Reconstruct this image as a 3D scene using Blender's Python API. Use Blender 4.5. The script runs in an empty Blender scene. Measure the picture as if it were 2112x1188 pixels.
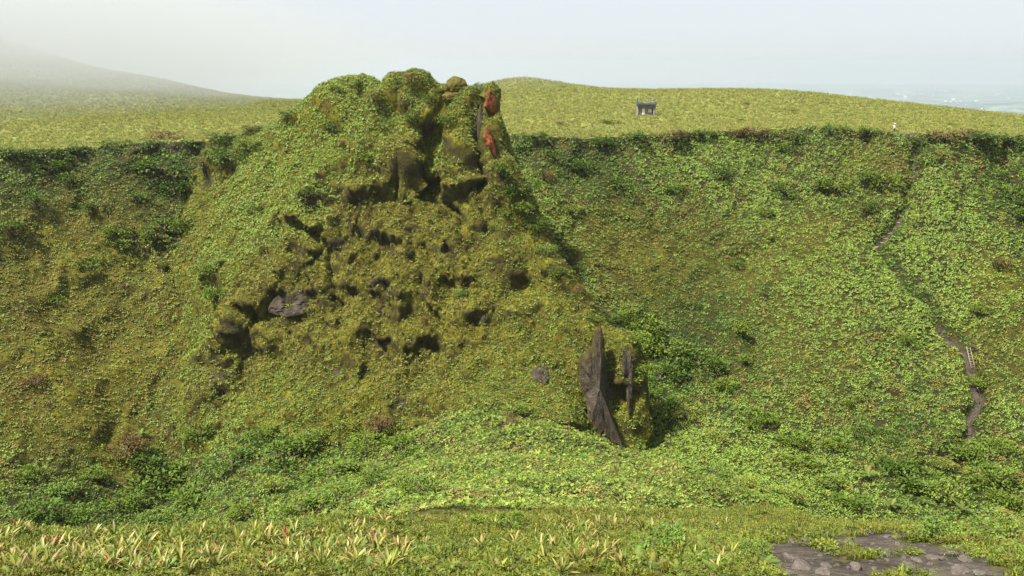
import bpy, bmesh, math, random
import numpy as np
from mathutils import Vector, Matrix
from mathutils.bvhtree import BVHTree

random.seed(7)
RNG = np.random.default_rng(11)
scene = bpy.context.scene
COL = scene.collection

# ------------------------------------------------------------------ camera
F_PX, PITCH = 1829.0, math.radians(14.2)      # focal length in photo pixels, downward tilt
cam_d = bpy.data.cameras.new('camera')
cam_d.sensor_width = 36.0
cam_d.lens = F_PX / 2112.0 * 36.0
cam_d.clip_start = 0.1
cam_d.clip_end = 60000.0
cam = bpy.data.objects.new('camera', cam_d)
COL.objects.link(cam)
cam.location = (0, 0, 0)
cam.rotation_euler = (math.pi / 2 - PITCH, 0, 0)
scene.camera = cam

# ------------------------------------------------------------------ sky, sun, exposure
SUN_AZ, SUN_EL = math.radians(-120), math.radians(60)     # azimuth from +Y towards +X
world = bpy.data.worlds.new('World')
scene.world = world
world.use_nodes = True
wn = world.node_tree.nodes
wl = world.node_tree.links
wn.clear()
w_out = wn.new('ShaderNodeOutputWorld')
w_bg = wn.new('ShaderNodeBackground')
w_sky = wn.new('ShaderNodeTexSky')
w_sky.sky_type = 'NISHITA'
w_sky.sun_disc = False
w_sky.sun_elevation = SUN_EL
w_sky.sun_rotation = SUN_AZ
w_sky.altitude = 1300
w_sky.dust_density = 4.0
w_mix = wn.new('ShaderNodeMix')
w_mix.data_type = 'RGBA'
w_mix.inputs[0].default_value = 0.86                      # thin white cloud over the blue
w_mix.inputs[7].default_value = (3.65, 3.8, 4.02, 1)
w_bg.inputs[1].default_value = 0.1
wl.new(w_sky.outputs[0], w_mix.inputs[6])
wl.new(w_mix.outputs[2], w_bg.inputs[0])
wl.new(w_bg.outputs[0], w_out.inputs[0])

sun_d = bpy.data.lights.new('sun', 'SUN')
sun_d.energy = 5.0
sun_d.angle = math.radians(4.0)
sun_d.color = (1.0, 0.95, 0.86)
sun = bpy.data.objects.new('sun', sun_d)
COL.objects.link(sun)
SUN_DIR = Vector((math.sin(SUN_AZ) * math.cos(SUN_EL), math.cos(SUN_AZ) * math.cos(SUN_EL), math.sin(SUN_EL)))
sun.rotation_euler = SUN_DIR.to_track_quat('Z', 'Y').to_euler()

scene.view_settings.view_transform = 'Standard'
scene.view_settings.look = 'None'
scene.view_settings.exposure = 1.16
scene.view_settings.gamma = 1.0
scene.view_settings.use_curve_mapping = False
scene.render.engine = 'CYCLES'
scene.render.filter_size = 1.1
scene.cycles.use_denoising = True
scene.cycles.max_bounces = 10
scene.cycles.diffuse_bounces = 3
scene.cycles.glossy_bounces = 2
scene.cycles.transmission_bounces = 3
scene.cycles.volume_bounces = 8
scene.cycles.transparent_max_bounces = 64

# ------------------------------------------------------------------ pixel rays
CP, SP = math.cos(PITCH), math.sin(PITCH)
def ray(px, py):
    dx, dy = (px - 1056.0) / F_PX, (594.0 - py) / F_PX
    return np.array([dx, CP + dy * SP, -SP + dy * CP])
def at(px, py, Y):
    d = ray(px, py)
    return d * (Y / d[1])

# ------------------------------------------------------------------ noise
_perm = np.random.default_rng(5).permutation(256)
_perm = np.concatenate([_perm, _perm, _perm]).astype(np.int64)
_g = np.random.default_rng(6).normal(size=(256, 3))
_g /= np.linalg.norm(_g, axis=1)[:, None]
def noise(p):
    p = np.asarray(p, float)
    i = np.floor(p).astype(np.int64)
    f = p - i
    u = f * f * f * (f * (f * 6 - 15) + 10)
    i &= 255
    r = 0
    for a in (0, 1):
        for b in (0, 1):
            for c in (0, 1):
                h = _perm[_perm[_perm[i[:, 0] + a] + i[:, 1] + b] + i[:, 2] + c]
                g = _g[h & 255]
                d = g[:, 0] * (f[:, 0] - a) + g[:, 1] * (f[:, 1] - b) + g[:, 2] * (f[:, 2] - c)
                w = (u[:, 0] if a else 1 - u[:, 0]) * (u[:, 1] if b else 1 - u[:, 1]) * (u[:, 2] if c else 1 - u[:, 2])
                r = r + w * d
    return r * 1.5
def fbm(p, o=3):
    s, a, r = 0, 1.0, 0
    for k in range(o):
        r = r + a * noise(p * 2 ** k + 17.3 * k)
        s += a
        a *= .5
    return r / s
def sstep(a, b, x):
    t = np.clip((x - a) / (b - a), 0, 1)
    return t * t * (3 - 2 * t)

# ------------------------------------------------------------------ land form
class RBF:
    def __init__(s, pts, c=3.0, reg=0.02):
        P = np.array(pts, float)
        s.p, s.c = P[:, :2], c
        n = len(P)
        A = np.zeros((n + 3, n + 3))
        A[:n, :n] = -s.k(s.p, s.p) - reg * np.eye(n)
        A[:n, n] = 1
        A[:n, n + 1:] = s.p / 100
        A[n:, :n] = A[:n, n:].T
        s.w = np.linalg.solve(A, np.concatenate([P[:, 2], np.zeros(3)]))
    def k(s, a, b):
        d = (a[:, None, 0] - b[None, :, 0]) ** 2 + (a[:, None, 1] - b[None, :, 1]) ** 2
        return np.sqrt(d + s.c ** 2)
    def __call__(s, x, y):
        n = len(s.p)
        out = np.empty(x.size)
        q = np.stack([x.ravel(), y.ravel()], 1)
        for i in range(0, len(q), 20000):
            b = q[i:i + 20000]
            out[i:i + 20000] = -s.k(b, s.p) @ s.w[:n] + s.w[n] + b / 100 @ s.w[n + 1:]
        return out.reshape(x.shape)

def col(pts, px=None):
    return [tuple(at(*(p if px is None else (px,) + p))) for p in pts]

crater = [(0, 0, -1.7), (-16, 0, -2.0), (16, 0, -2.0), (0, -8, 1.0), (-20, -8, 1), (20, -8, 1), (-30, 12, -8), (34, 12, -8)]
for px in (-250, 0, 300, 600, 900, 1200, 1500, 1800, 2112, 2400):
    crater.append(tuple(at(px, 1188, 15.5)))
    crater.append(tuple(at(px, 1350, 10.5)))
crater += col([(-250, 1112, 22), (0, 1108, 22), (250, 1102, 22.5), (480, 1094, 23.5), (660, 1082, 26)])
for px in (-250, 0, 250, 450):                               # drop behind the left edge
    a = at(px, 1100, 34); crater.append((a[0], 34, -25.5))
    a = at(px, 1100, 52); crater.append((a[0], 52, -39))
    a = at(px, 1100, 72); crater.append((a[0], 72, -47.5))
crater += col([(1125, 21), (1082, 31), (1055, 44), (1000, 61), (950, 75), (900, 87), (850, 97)], 1000)
crater += col([(700, 1055, 52), (700, 1000, 86), (700, 950, 96), (850, 1065, 42), (850, 1000, 71), (850, 950, 86),
               (500, 1060, 82), (500, 1000, 93), (500, 950, 99), (600, 1050, 76)])
crater += col([(1200, 1080, 30), (1200, 1040, 50), (1200, 1000, 66), (1200, 950, 81), (1200, 900, 91), (1290, 945, 91),
               (1350, 1065, 38), (1400, 1040, 60), (1400, 980, 83), (1500, 1068, 38), (1500, 1030, 76), (1500, 990, 90),
               (1620, 1072, 37), (1620, 1050, 80), (1780, 1092, 33), (1950, 1096, 32), (2112, 1090, 33), (2400, 1090, 33)])
for px in (1780, 1950, 2112, 2400):
    for Y, z in ((47, -33), (64, -44.5), (80, -49.5)):
        a = at(px, 1090, Y); crater.append((a[0], Y, z))
LW = [(1080, 90), (1000, 98), (850, 108), (700, 117.5), (600, 123.5), (500, 129.5), (420, 134.5), (360, 138.5)]
for px, o in ((-700, -32), (-350, -17), (0, -5), (180, 0), (340, 4)):
    crater += col([(py, Y + o) for py, Y in LW], px)
RIM = [(-700, 340, 110), (-350, 325, 126), (0, 311, 137), (180, 302, 143), (340, 291, 147), (480, 290, 149), (700, 290, 152), (950, 280, 151), (1100, 277, 151), (1180, 283, 153),
       (1330, 278, 158), (1500, 270, 160), (1700, 264, 154.5), (1850, 276, 149.5), (1960, 280, 147), (2112, 282, 143), (2400, 290, 136), (2800, 300, 126)]
for px, py, Y in RIM:
    a = at(px, py, Y)
    crater += [tuple(a), (a[0], Y + 7, a[2] + 8.5), (a[0], Y + 30, a[2] + 36)]
for px, Y, z in ((500, 143, -22), (500, 126, -37), (700, 143, -22), (700, 125, -38), (900, 146, -22), (900, 126, -38), (700, 110, -46), (900, 108, -45), (500, 108, -45)):
    a = at(px, 500, Y); crater.append((a[0], Y, z))
RW = {1090: ((330, 147.5), (400, 141), (470, 135)), 1180: ((340, 149), (420, 142), (520, 134.5), (570, 130.5)),
      1330: ((330, 153), (400, 147), (500, 139.5), (620, 131), (740, 122), (850, 113), (930, 104)),
      1500: ((330, 154), (400, 149), (500, 141.5), (620, 132.5), (740, 123), (850, 112), (930, 103)),
      1700: ((330, 148.5), (400, 144), (500, 137), (620, 128.5), (740, 120.5), (850, 112), (930, 104), (1000, 97), (1050, 91)),
      1900: ((350, 143), (450, 136), (560, 130), (660, 124), (740, 119), (850, 110.5), (930, 103.5), (1000, 97), (1060, 90)),
      2112: ((350, 138), (450, 131), (560, 124.5), (660, 118.5), (740, 113.5), (850, 106), (930, 100), (1000, 95), (1070, 88)),
      2400: ((350, 131), (450, 124.5), (560, 118), (660, 112.5), (740, 108), (850, 101), (1000, 91), (1070, 85)),
      2800: ((350, 120), (560, 108), (740, 99), (900, 90))}
for px, l in RW.items():
    crater += col(l, px)
C = RBF(crater, 2.0, .01)

plateau = [tuple(at(px, py, Y)) for px, py, Y in RIM]
plateau += col([(-300, 262, 180), (0, 258, 190), (300, 250, 200), (600, 250, 200), (900, 245, 205), (1333, 241, 214), (1600, 240, 212), (1850, 245, 202), (2112, 258, 186), (2500, 285, 165)])
plateau += col([(-700, -60, 420), (-300, -10, 430), (0, 80, 430), (0, 160, 330), (0, 205, 255), (200, 142, 430), (200, 190, 300), (330, 164, 430), (330, 200, 300), (450, 192, 420), (450, 215, 300), (560, 207, 400), (640, 212, 380),
                (960, 186, 430), (1020, 170, 450), (1075, 163, 460), (1140, 171, 455), (1250, 188, 430), (1100, 215, 290),
                (1350, 189, 370), (1500, 188, 345), (1600, 190, 335), (1700, 196, 318), (1800, 207, 300), (1900, 218, 288), (2000, 229, 275), (2112, 241, 260), (2300, 258, 245), (2600, 285, 220)])
for px, Y, z in ((-700, 620, 20), (-200, 650, 10), (200, 620, -25), (500, 560, -45), (800, 560, -50), (1075, 590, -52), (1350, 540, -60), (1700, 480, -62), (2112, 420, -62), (2600, 380, -66),
                 (-700, 900, -120), (0, 900, -160), (1000, 900, -170), (2000, 800, -190), (2800, 700, -200)):
    a = at(px, 500, Y); plateau.append((a[0], Y, z))
PL = RBF(plateau, 8.0, .05)

SKY = [(640, 214, 136), (662, 190, 135), (690, 177, 134.5), (722, 169, 134), (760, 172, 134), (790, 180, 134), (815, 168, 133.5), (845, 163, 133), (880, 166, 133), (905, 184, 132), (940, 193, 130.5), (970, 190, 129), (982, 198, 128), (1000, 204, 126.5), (1008, 222, 126)]
outc = col([(445, 296, 141), (520, 272, 140), (580, 252, 138.5)] + SKY)
for px, py, Y in SKY:
    a = at(px, py, Y)
    outc += [(a[0] - .3, Y + 5, a[2] - 4), (a[0] - .6, Y + 13, a[2] - 17)]
outc += col([(200, 131.5), (240, 130.2), (300, 127.5), (370, 125), (430, 121.5), (500, 118), (600, 113.5), (700, 109.5), (800, 105.5), (890, 101)], 860)
outc += col([(250, 129.5), (290, 128.8), (340, 126.8), (390, 124.5), (450, 120.5)], 897)
outc += col([(240, 126.8), (290, 125), (340, 123.6), (395, 122), (440, 119.6)], 955)
outc += col([(225, 125.6), (300, 124.2), (345, 123.4), (420, 120.5), (500, 117.5), (600, 113), (700, 108.5), (790, 103.5), (850, 97.5)], 1010)
outc += col([(215, 132.3), (260, 129), (310, 125.6), (360, 123.6), (395, 123.2), (430, 121.5)], 830)
outc += col([(210, 133), (300, 128), (385, 123.2), (405, 123.6), (470, 120.5), (600, 114.5), (700, 110.5), (800, 106), (910, 100.5)], 740)
outc += col([(235, 136), (300, 132), (400, 125), (470, 121.5), (600, 116), (700, 112), (800, 107.5), (890, 103)], 620)
outc += col([(290, 138), (400, 129), (500, 122.5), (600, 117), (640, 115.2), (700, 113.8), (780, 110.5), (840, 106.8)], 520)
outc += col([(310, 140.5), (400, 133.5), (500, 126), (600, 120.5), (700, 115), (770, 111.2), (830, 108.5)], 455)
outc += col([(690, 117.5), (750, 113.5), (815, 110)], 410)
for px, py, Y in ((395, 330, 142), (390, 420, 136), (385, 500, 130), (385, 600, 124), (370, 700, 118), (365, 800, 112), (380, 870, 107)):
    a = at(px, py, Y); outc += [(a[0], Y, a[2] - 2.5), (a[0] - 4, Y, a[2] - 9)]
SIL = [(1012, 262, 125), (1006, 300, 124.6), (1008, 330, 124.3), (1046, 364, 124), (1078, 407, 123), (1104, 452, 121.5), (1128, 494, 119.5), (1152, 535, 117.5), (1190, 575, 115.5), (1240, 645, 112), (1285, 702, 109.5), (1303, 745, 108.2)]
outc += col(SIL)
for px, py, Y in SIL:
    a = at(px, py, Y)
    outc += [(a[0] + 1.7, Y + 1.2, a[2] - 7.5), (a[0] + 6, Y + 4, a[2] - 20)]
outc += col([(1080, 470, 120), (1080, 560, 115.5), (1080, 660, 110.5), (1080, 760, 105), (1080, 835, 98.5),
             (1160, 620, 112.2), (1160, 700, 109), (1160, 780, 105), (1170, 850, 97.5),
             (1210, 700, 108.8), (1205, 745, 106.8), (1210, 800, 105.4), (1222, 860, 103.8), (1232, 893, 102.2),
             (1250, 705, 108.6), (1255, 770, 106), (1262, 840, 104), (1268, 910, 101.5), (1290, 800, 106), (1298, 870, 103.6), (1288, 935, 100.2)])
for px, Y, z in ((380, 98, -55), (520, 97, -55), (660, 95, -54), (760, 94, -53), (860, 93, -51), (960, 91, -47), (1060, 90, -46), (1160, 89, -48), (1240, 93, -53), (1300, 96, -55), (1345, 102, -58), (1345, 112, -58)):
    a = at(px, 900, Y); outc.append((a[0], Y, z))
OC = RBF(outc, 1.0, .01)
OUTLINE = np.array([at(px, 500, Y)[:2] for px, Y in ((430, 146), (360, 130), (340, 112), (380, 97), (660, 94), (1000, 90), (1240, 92), (1330, 98), (1345, 112), (1250, 126), (1150, 134), (1060, 140), (660, 150), (560, 150))])
def poly_out(x, y, poly):
    """distance outside a polygon (0 inside)"""
    inside = np.zeros(x.shape, bool)
    dmin = np.full(x.shape, 1e9)
    for i in range(len(poly)):
        x0, y0 = poly[i - 1]; x1, y1 = poly[i]
        c = ((y0 > y) != (y1 > y)) & (x < (x1 - x0) * (y - y0) / ((y1 - y0) if y1 != y0 else 1e-9) + x0)
        inside ^= c
        t = np.clip(((x - x0) * (x1 - x0) + (y - y0) * (y1 - y0)) / ((x1 - x0) ** 2 + (y1 - y0) ** 2), 0, 1)
        dmin = np.minimum(dmin, np.hypot(x - x0 - t * (x1 - x0), y - y0 - t * (y1 - y0)))
    return np.where(inside, 0, dmin)
def smin(a, b, k):
    h = np.clip(.5 + .5 * (b - a) / k, 0, 1)
    return b * (1 - h) + a * h - k * h * (1 - h)
def layers(x, y):
    c = C(x, y)
    p = PL(x, y) + np.maximum(0, 112 - y) * .6
    b = smin(p, c, 1.0)
    o = OC(x, y) - 3.0 * poly_out(x, y, OUTLINE)
    return c, p, b, o
def H(x, y):
    c, p, b, o = layers(x, y)
    return -smin(-b, -o, 2.2)
def hit0(px, py, y0=9.0, y1=520.0):
    d = ray(px, py)
    Y = np.arange(y0, y1, .25)
    q = d[None] * (Y / d[1])[:, None]
    h = H(q[:, 0], q[:, 1])
    k = np.argmax(q[:, 2] < h)
    return q[k] if q[k, 2] < h[k] else q[-1]

# ------------------------------------------------------------------ helpers for objects
def tag(o, label=None, cat=None, group=None, kind=None):
    if label: o['label'] = label
    if cat: o['category'] = cat
    if group: o['group'] = group
    if kind: o['kind'] = kind
    return o
def link(name, data=None, parent=None, loc=None):
    o = bpy.data.objects.new(name, data)
    COL.objects.link(o)
    if parent: o.parent = parent
    if loc is not None: o.location = loc
    return o
def mesh_np(name, v, f, mat=None, smooth=True):
    """v (n,3) array, f (m,k) array of one polygon size"""
    me = bpy.data.meshes.new(name)
    v = np.asarray(v, np.float32); f = np.asarray(f, np.int32)
    k = f.shape[1]
    me.vertices.add(len(v)); me.vertices.foreach_set('co', v.ravel())
    me.loops.add(f.size); me.loops.foreach_set('vertex_index', f.ravel())
    me.polygons.add(len(f)); me.polygons.foreach_set('loop_start', np.arange(0, f.size, k, dtype=np.int32))
    me.polygons.foreach_set('use_smooth', np.full(len(f), smooth))
    me.update(calc_edges=True)
    if mat: me.materials.append(mat)
    return me
def vcol(me, name, c):
    a = me.color_attributes.new(name, 'FLOAT_COLOR', 'POINT')
    c = np.asarray(c, np.float32)
    if c.shape[1] == 3: c = np.concatenate([c, np.ones((len(c), 1), np.float32)], 1)
    a.data.foreach_set('color', c.ravel())
class MB:
    """collects polygons of mixed size"""
    def __init__(s): s.v, s.f = [], []
    def add(s, v, f):
        o = len(s.v); s.v += [tuple(p) for p in v]; s.f += [tuple(i + o for i in q) for q in f]
    def box(s, a, b, m=None):
        v = [Vector((x, y, z)) for x in (a[0], b[0]) for y in (a[1], b[1]) for z in (a[2], b[2])]
        if m is not None: v = [m @ p for p in v]
        s.add(v, [(0, 1, 3, 2), (4, 6, 7, 5), (0, 4, 5, 1), (2, 3, 7, 6), (0, 2, 6, 4), (1, 5, 7, 3)])
    def tube(s, pts, radii, n=7):
        pts = [Vector(p) for p in pts]; rings = []
        for i, p in enumerate(pts):
            t = (pts[min(i + 1, len(pts) - 1)] - pts[max(i - 1, 0)]).normalized()
            u = t.orthogonal().normalized(); w = t.cross(u)
            rings.append([p + (u * math.cos(2 * math.pi * k / n) + w * math.sin(2 * math.pi * k / n)) * radii[i] for k in range(n)])
        f = [(i * n + k, i * n + (k + 1) % n, (i + 1) * n + (k + 1) % n, (i + 1) * n + k) for i in range(len(pts) - 1) for k in range(n)]
        f += [tuple(range(n))[::-1], tuple((len(pts) - 1) * n + k for k in range(n))]
        s.add([q for r in rings for q in r], f)
    def mesh(s, name, mat=None, smooth=False):
        me = bpy.data.meshes.new(name); me.from_pydata(s.v, [], s.f)
        if smooth: me.polygons.foreach_set('use_smooth', [True] * len(s.f))
        if mat: me.materials.append(mat)
        me.update(); return me

# ------------------------------------------------------------------ materials
class NT:
    def __init__(s, name):
        s.m = bpy.data.materials.new(name); s.m.use_nodes = True
        s.n = s.m.node_tree.nodes; s.l = s.m.node_tree.links; s.n.clear()
        s.out = s.n.new('ShaderNodeOutputMaterial')
    def new(s, t, **k):
        n = s.n.new(t)
        for a, b in k.items(): setattr(n, a, b)
        return n
    def noise(s, scale, detail=4, rough=.55, coord='Object'):
        c = s.new('ShaderNodeTexCoord'); n = s.new('ShaderNodeTexNoise')
        n.inputs['Scale'].default_value = scale; n.inputs['Detail'].default_value = detail; n.inputs['Roughness'].default_value = rough
        s.l.new(c.outputs[coord], n.inputs['Vector']); return n.outputs['Fac']
    def ramp(s, fac, stops):
        r = s.new('ShaderNodeValToRGB')
        e = r.color_ramp.elements
        while len(e) < len(stops): e.new(.5)
        for el, (p, c) in zip(e, stops):
            el.position = p; el.color = tuple(c) + (1,)
        s.l.new(fac, r.inputs[0]); return r.outputs[0]
    def mix(s, a, b, fac, mode='MIX'):
        n = s.new('ShaderNodeMix', data_type='RGBA', blend_type=mode)
        for v, i in ((fac, 0), (a, 6), (b, 7)):
            if hasattr(v, 'node'): s.l.new(v, n.inputs[i])
            else: n.inputs[i].default_value = v if i == 0 else tuple(v) + (1,)
        return n.outputs[2]
    def attr(s, name, typ='GEOMETRY'):
        return s.new('ShaderNodeAttribute', attribute_type=typ, attribute_name=name).outputs['Color']
    def bump(s, fac, strength, dist):
        b = s.new('ShaderNodeBump'); b.inputs['Strength'].default_value = strength; b.inputs['Distance'].default_value = dist
        s.l.new(fac, b.inputs['Height']); return b.outputs[0]
    def finish(s, color, rough=.8, spec=.3, normal=None, trans=0):
        p = s.new('ShaderNodeBsdfPrincipled')
        if hasattr(color, 'node'): s.l.new(color, p.inputs['Base Color'])
        else: p.inputs['Base Color'].default_value = tuple(color) + (1,)
        p.inputs['Roughness'].default_value = rough; p.inputs['Specular IOR Level'].default_value = spec
        if normal: s.l.new(normal, p.inputs['Normal'])
        o = p.outputs[0]
        if trans:
            t = s.new('ShaderNodeBsdfTranslucent'); m = s.new('ShaderNodeMixShader'); m.inputs[0].default_value = trans
            if hasattr(color, 'node'): s.l.new(color, t.inputs[0])
            else: t.inputs[0].default_value = tuple(color) + (1,)
            s.l.new(o, m.inputs[1]); s.l.new(t.outputs[0], m.inputs[2]); o = m.outputs[0]
        s.l.new(o, s.out.inputs[0]); return s.m

def ground_mat(name):
    t = NT(name)
    n1 = t.ramp(t.noise(1.1, 6, .65), [(.3, (.45, .45, .45)), (.7, (1.45, 1.45, 1.4))])
    n2 = t.ramp(t.noise(7, 3, .6), [(.3, (.6, .6, .6)), (.7, (1.35, 1.35, 1.35))])
    c = t.mix(t.mix(t.attr('gcol'), n1, 1.0, 'MULTIPLY'), n2, 1.0, 'MULTIPLY')
    return t.finish(c, .9, .15, t.bump(t.noise(5, 5, .65), .9, .25))
M_GROUND = ground_mat('mossy_ground')

def leaf_mat(name, rough=.42, trans=.22, source='INSTANCER', base=None, var=.35):
    t = NT(name)
    if source == 'INSTANCER': c = t.attr('tint', 'INSTANCER')
    else:
        oi = t.new('ShaderNodeObjectInfo')
        c = t.ramp(oi.outputs['Random'], base)
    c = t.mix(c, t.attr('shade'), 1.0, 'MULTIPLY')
    return t.finish(c, rough, .18, None, trans)
M_LEAF = leaf_mat('groundcover_leaf', .48)
M_BLADE = leaf_mat('grass_blade', .55, .25)

# ------------------------------------------------------------------ path line (walked groove) on the bare land form
PATH_PX = [(1868, 281), (1884, 292), (1887, 330), (1880, 380), (1868, 425), (1840, 468), (1806, 500), (1838, 540), (1872, 590), (1922, 622), (1936, 664), (1975, 702), (1994, 716), (2004, 758), (2012, 780), (2022, 815), (2000, 850), (2006, 880), (1962, 924), (1915, 946), (1886, 978), (1868, 1012)]
PATH = np.array([hit0(*p, y0=60) for p in PATH_PX])
def resample(P, step):
    d = np.concatenate([[0], np.cumsum(np.linalg.norm(np.diff(P, axis=0), axis=1))])
    s = np.arange(0, d[-1], step)
    return np.stack([np.interp(s, d, P[:, k]) for k in range(3)], 1)
PATH_S = resample(PATH, .4)
PATH_S += np.stack([.35 * noise(np.stack([np.arange(len(PATH_S)) * .11, np.full(len(PATH_S), 3.1), np.zeros(len(PATH_S))], 1)), np.zeros(len(PATH_S)), np.zeros(len(PATH_S))], 1)
_cut = [int(np.argmin(((PATH_S - PATH[i]) ** 2).sum(1))) for i in (0, 6, 10, 14, 21)]
PATH_V = np.concatenate([PATH_S[:_cut[1]], PATH_S[_cut[2]:]])
def path_dist(x, y, line=None):
    line = PATH_V if line is None else line
    d = np.full(x.size, 99.0)
    m = (y.ravel() > 85) & (y.ravel() < 156) & (x.ravel() > 35) & (x.ravel() < 90)
    q = np.stack([x.ravel()[m], y.ravel()[m]], 1)
    r = np.full(len(q), 99.0)
    for i in range(0, len(q), 4000):
        r[i:i + 4000] = np.sqrt(((q[i:i + 4000, None] - line[None, :, :2]) ** 2).sum(2)).min(1)
    d[m] = r
    return d.reshape(x.shape)

# ------------------------------------------------------------------ terrain grid
tcol = np.concatenate([np.linspace(-1.15, -.64, 26)[:-1], np.linspace(-.64, .64, 570), np.linspace(.64, 1.15, 26)[1:]])
rows = np.concatenate([np.arange(-8, 13, 1.), np.arange(13, 40, .22), np.arange(40, 86, .5), np.arange(86, 166, .28), np.arange(166, 300, .95), np.arange(300, 560, 2.8), np.arange(560, 900, 17), np.linspace(900, 2900, 20)])
YY, TT = np.meshgrid(rows, tcol, indexing='ij')
XX = TT * (YY + 20)
NR, NC = XX.shape
c_, p_, b_, o_ = layers(XX, YY)
ZZ = -smin(-b_, -o_, 2.2)
far = sstep(700, 2800, YY)
ZZ = ZZ * (1 - far) + far * -520
zone = np.zeros(XX.shape, int)                       # 0 crater wall, 1 plateau, 2 outcrop, 3 foreground ridge, 4 dirt clearing
zone[(p_ < c_) & (YY > 100)] = 1
zone[o_ > b_] = 2
zone[(YY < 43)] = 3
CLEAR = np.array([hit0(*p)[:2] for p in [(1588, 1102), (1640, 1112), (1700, 1104), (1770, 1098), (1830, 1100), (1880, 1114), (1930, 1136), (1985, 1160), (2040, 1187), (2060, 1215), (1900, 1215), (1640, 1215), (1625, 1165), (1600, 1130)]])
pdist = path_dist(XX, YY)
pall = path_dist(XX, YY, PATH_S)
ZZ -= 1.35 * (1 - sstep(.2, 1.2, pall)) * (zone != 1) + .15 * (1 - sstep(.4, 1.5, pdist))
P0 = np.stack([XX, YY, ZZ], -1).reshape(-1, 3)
def grid_normals(P):
    G = P.reshape(NR, NC, 3)
    n = np.cross(np.gradient(G, axis=1), np.gradient(G, axis=0)).reshape(-1, 3)
    return n / np.linalg.norm(n, axis=1)[:, None]
N0 = grid_normals(P0)
zf = zone.ravel()
wj = noise(P0 * .9 + 7) * .5 + noise(P0 * .3) * .5
clear_d = poly_out(P0[:, 0], P0[:, 1], CLEAR)
zf[(clear_d + wj * 1.4 < .42) & (zf == 3)] = 4
def patch(pts, P):
    """soft blobs round places found in the photo: (px, py, radius in metres, weight)"""
    w = np.zeros(len(P))
    for px, py, r, a in pts:
        c = hit0(px, py)
        w += a * np.exp(-((P - c) ** 2).sum(1) / (r * r))
    return np.clip(w, 0, 1.3)
CRAG = [(690, 510, 8, .9), (790, 600, 9, 1), (560, 630, 7, .9), (910, 520, 6, .8), (470, 770, 6, .8), (830, 345, 5, 1.1), (950, 380, 5, .9), (790, 700, 7, .8), (1240, 800, 6, .6), (1110, 560, 5, .5), (960, 650, 5, .9), (740, 420, 6, 1), (620, 440, 5, .9), (860, 700, 5, .7), (860, 400, 5, .4), (500, 680, 5, .9), (1030, 290, 4, .5), (880, 850, 6, .5), (330, 520, 5, .7), (340, 300, 4, .5)]
crag = patch(CRAG, P0) * ((zf == 2) | (P0[:, 0] < -28))
# displacement along the surface normal
isO, isW, isP, isF = zf == 2, zf == 0, zf == 1, zf >= 3
near = 1 - sstep(180, 420, P0[:, 1])
d = np.zeros(len(P0))
d += np.where(isW | isO, 1.5 * fbm(P0 / 11 + 3, 3) + .35 * fbm(P0 / 2.2, 2), 0)
d += np.where(isP, .55 * fbm(P0 / 10 + 9, 3) + .25 * fbm(P0 / 3, 2), 0)
d += np.where(isF, .30 * fbm(P0 / 2.5 + 5, 3), 0)
d += 1.6 * fbm(P0 / 9 + 15, 3) * sstep(22, 36, P0[:, 1]) * (1 - sstep(60, 85, P0[:, 1]))
rough_edge = (1 - sstep(.2, 2.5, np.abs(p_ - c_).ravel())) * (P0[:, 1] > 120) * (P0[:, 1] < 175) * ~isO
d += np.where(isO, 1.5 * (.45 - np.abs(noise(P0 / np.array([5.5, 5.5, 14]) + 201))) * 2 + .3 * (.4 - np.abs(noise(P0 / np.array([2.4, 2.4, 4.5]) + 231))) * 2 + .25 * fbm(P0 / .9 + 7, 2), 0)
d += rough_edge * (.9 * fbm(P0 / 2.4 + 40, 3) + .3)
def worley(Q):
    """nearest random cell: returns its random value and the height above its centre"""
    i = np.floor(Q).astype(np.int64)
    best = np.full(len(Q), 9.0); val = np.zeros(len(Q)); dz = np.zeros(len(Q))
    for a in (-1, 0, 1):
        for b in (-1, 0, 1):
            for c in (-1, 0, 1):
                j = i + np.array([a, b, c]); h = (j[:, 0] * 73856093 ^ j[:, 1] * 19349663 ^ j[:, 2] * 83492791) & 0xffff
                r = np.stack([(h * 7 % 1013) / 1013, (h * 13 % 911) / 911, (h * 29 % 887) / 887], 1)
                cc = j + r; dd = ((Q - cc) ** 2).sum(1); m = dd < best
                best = np.where(m, dd, best); val = np.where(m, (h * 53 % 1009) / 1009, val); dz = np.where(m, (Q - cc)[:, 2], dz)
    return val, dz
def facets(Q, tilt):
    """piecewise flat blocks: every cell is a plane with its own lean, broken at the joints"""
    i = np.floor(Q).astype(np.int64)
    best = np.full(len(Q), 9.0); out = np.zeros(len(Q))
    for a in (-1, 0, 1):
        for b in (-1, 0, 1):
            for c in (-1, 0, 1):
                j = i + np.array([a, b, c]); h = (j[:, 0] * 73856093 ^ j[:, 1] * 19349663 ^ j[:, 2] * 83492791) & 0xffff
                r = np.stack([(h * 7 % 1013) / 1013, (h * 13 % 911) / 911, (h * 29 % 887) / 887], 1)
                g = np.stack([(h * 31 % 773) / 773 - .5, (h * 37 % 761) / 761 - .5, (h * 41 % 751) / 751 - .25], 1) * 2
                rel = Q - j - r; dd = (rel ** 2).sum(1); m = dd < best
                best = np.where(m, dd, best); out = np.where(m, tilt * (rel * g).sum(1) + (h * 53 % 1009) / 1009 - .5, out)
    return out
cm = np.where(isO | (crag > .06))[0]
Q = P0[cm]
wq = np.stack([fbm(Q / 5 + 21, 2), fbm(Q / 5 + 33, 2), fbm(Q / 5 + 47, 2)], 1)
tq_ = np.stack([Q[:, 0] + .3 * Q[:, 2], Q[:, 1], Q[:, 2] + .45 * Q[:, 0]], 1)
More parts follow.
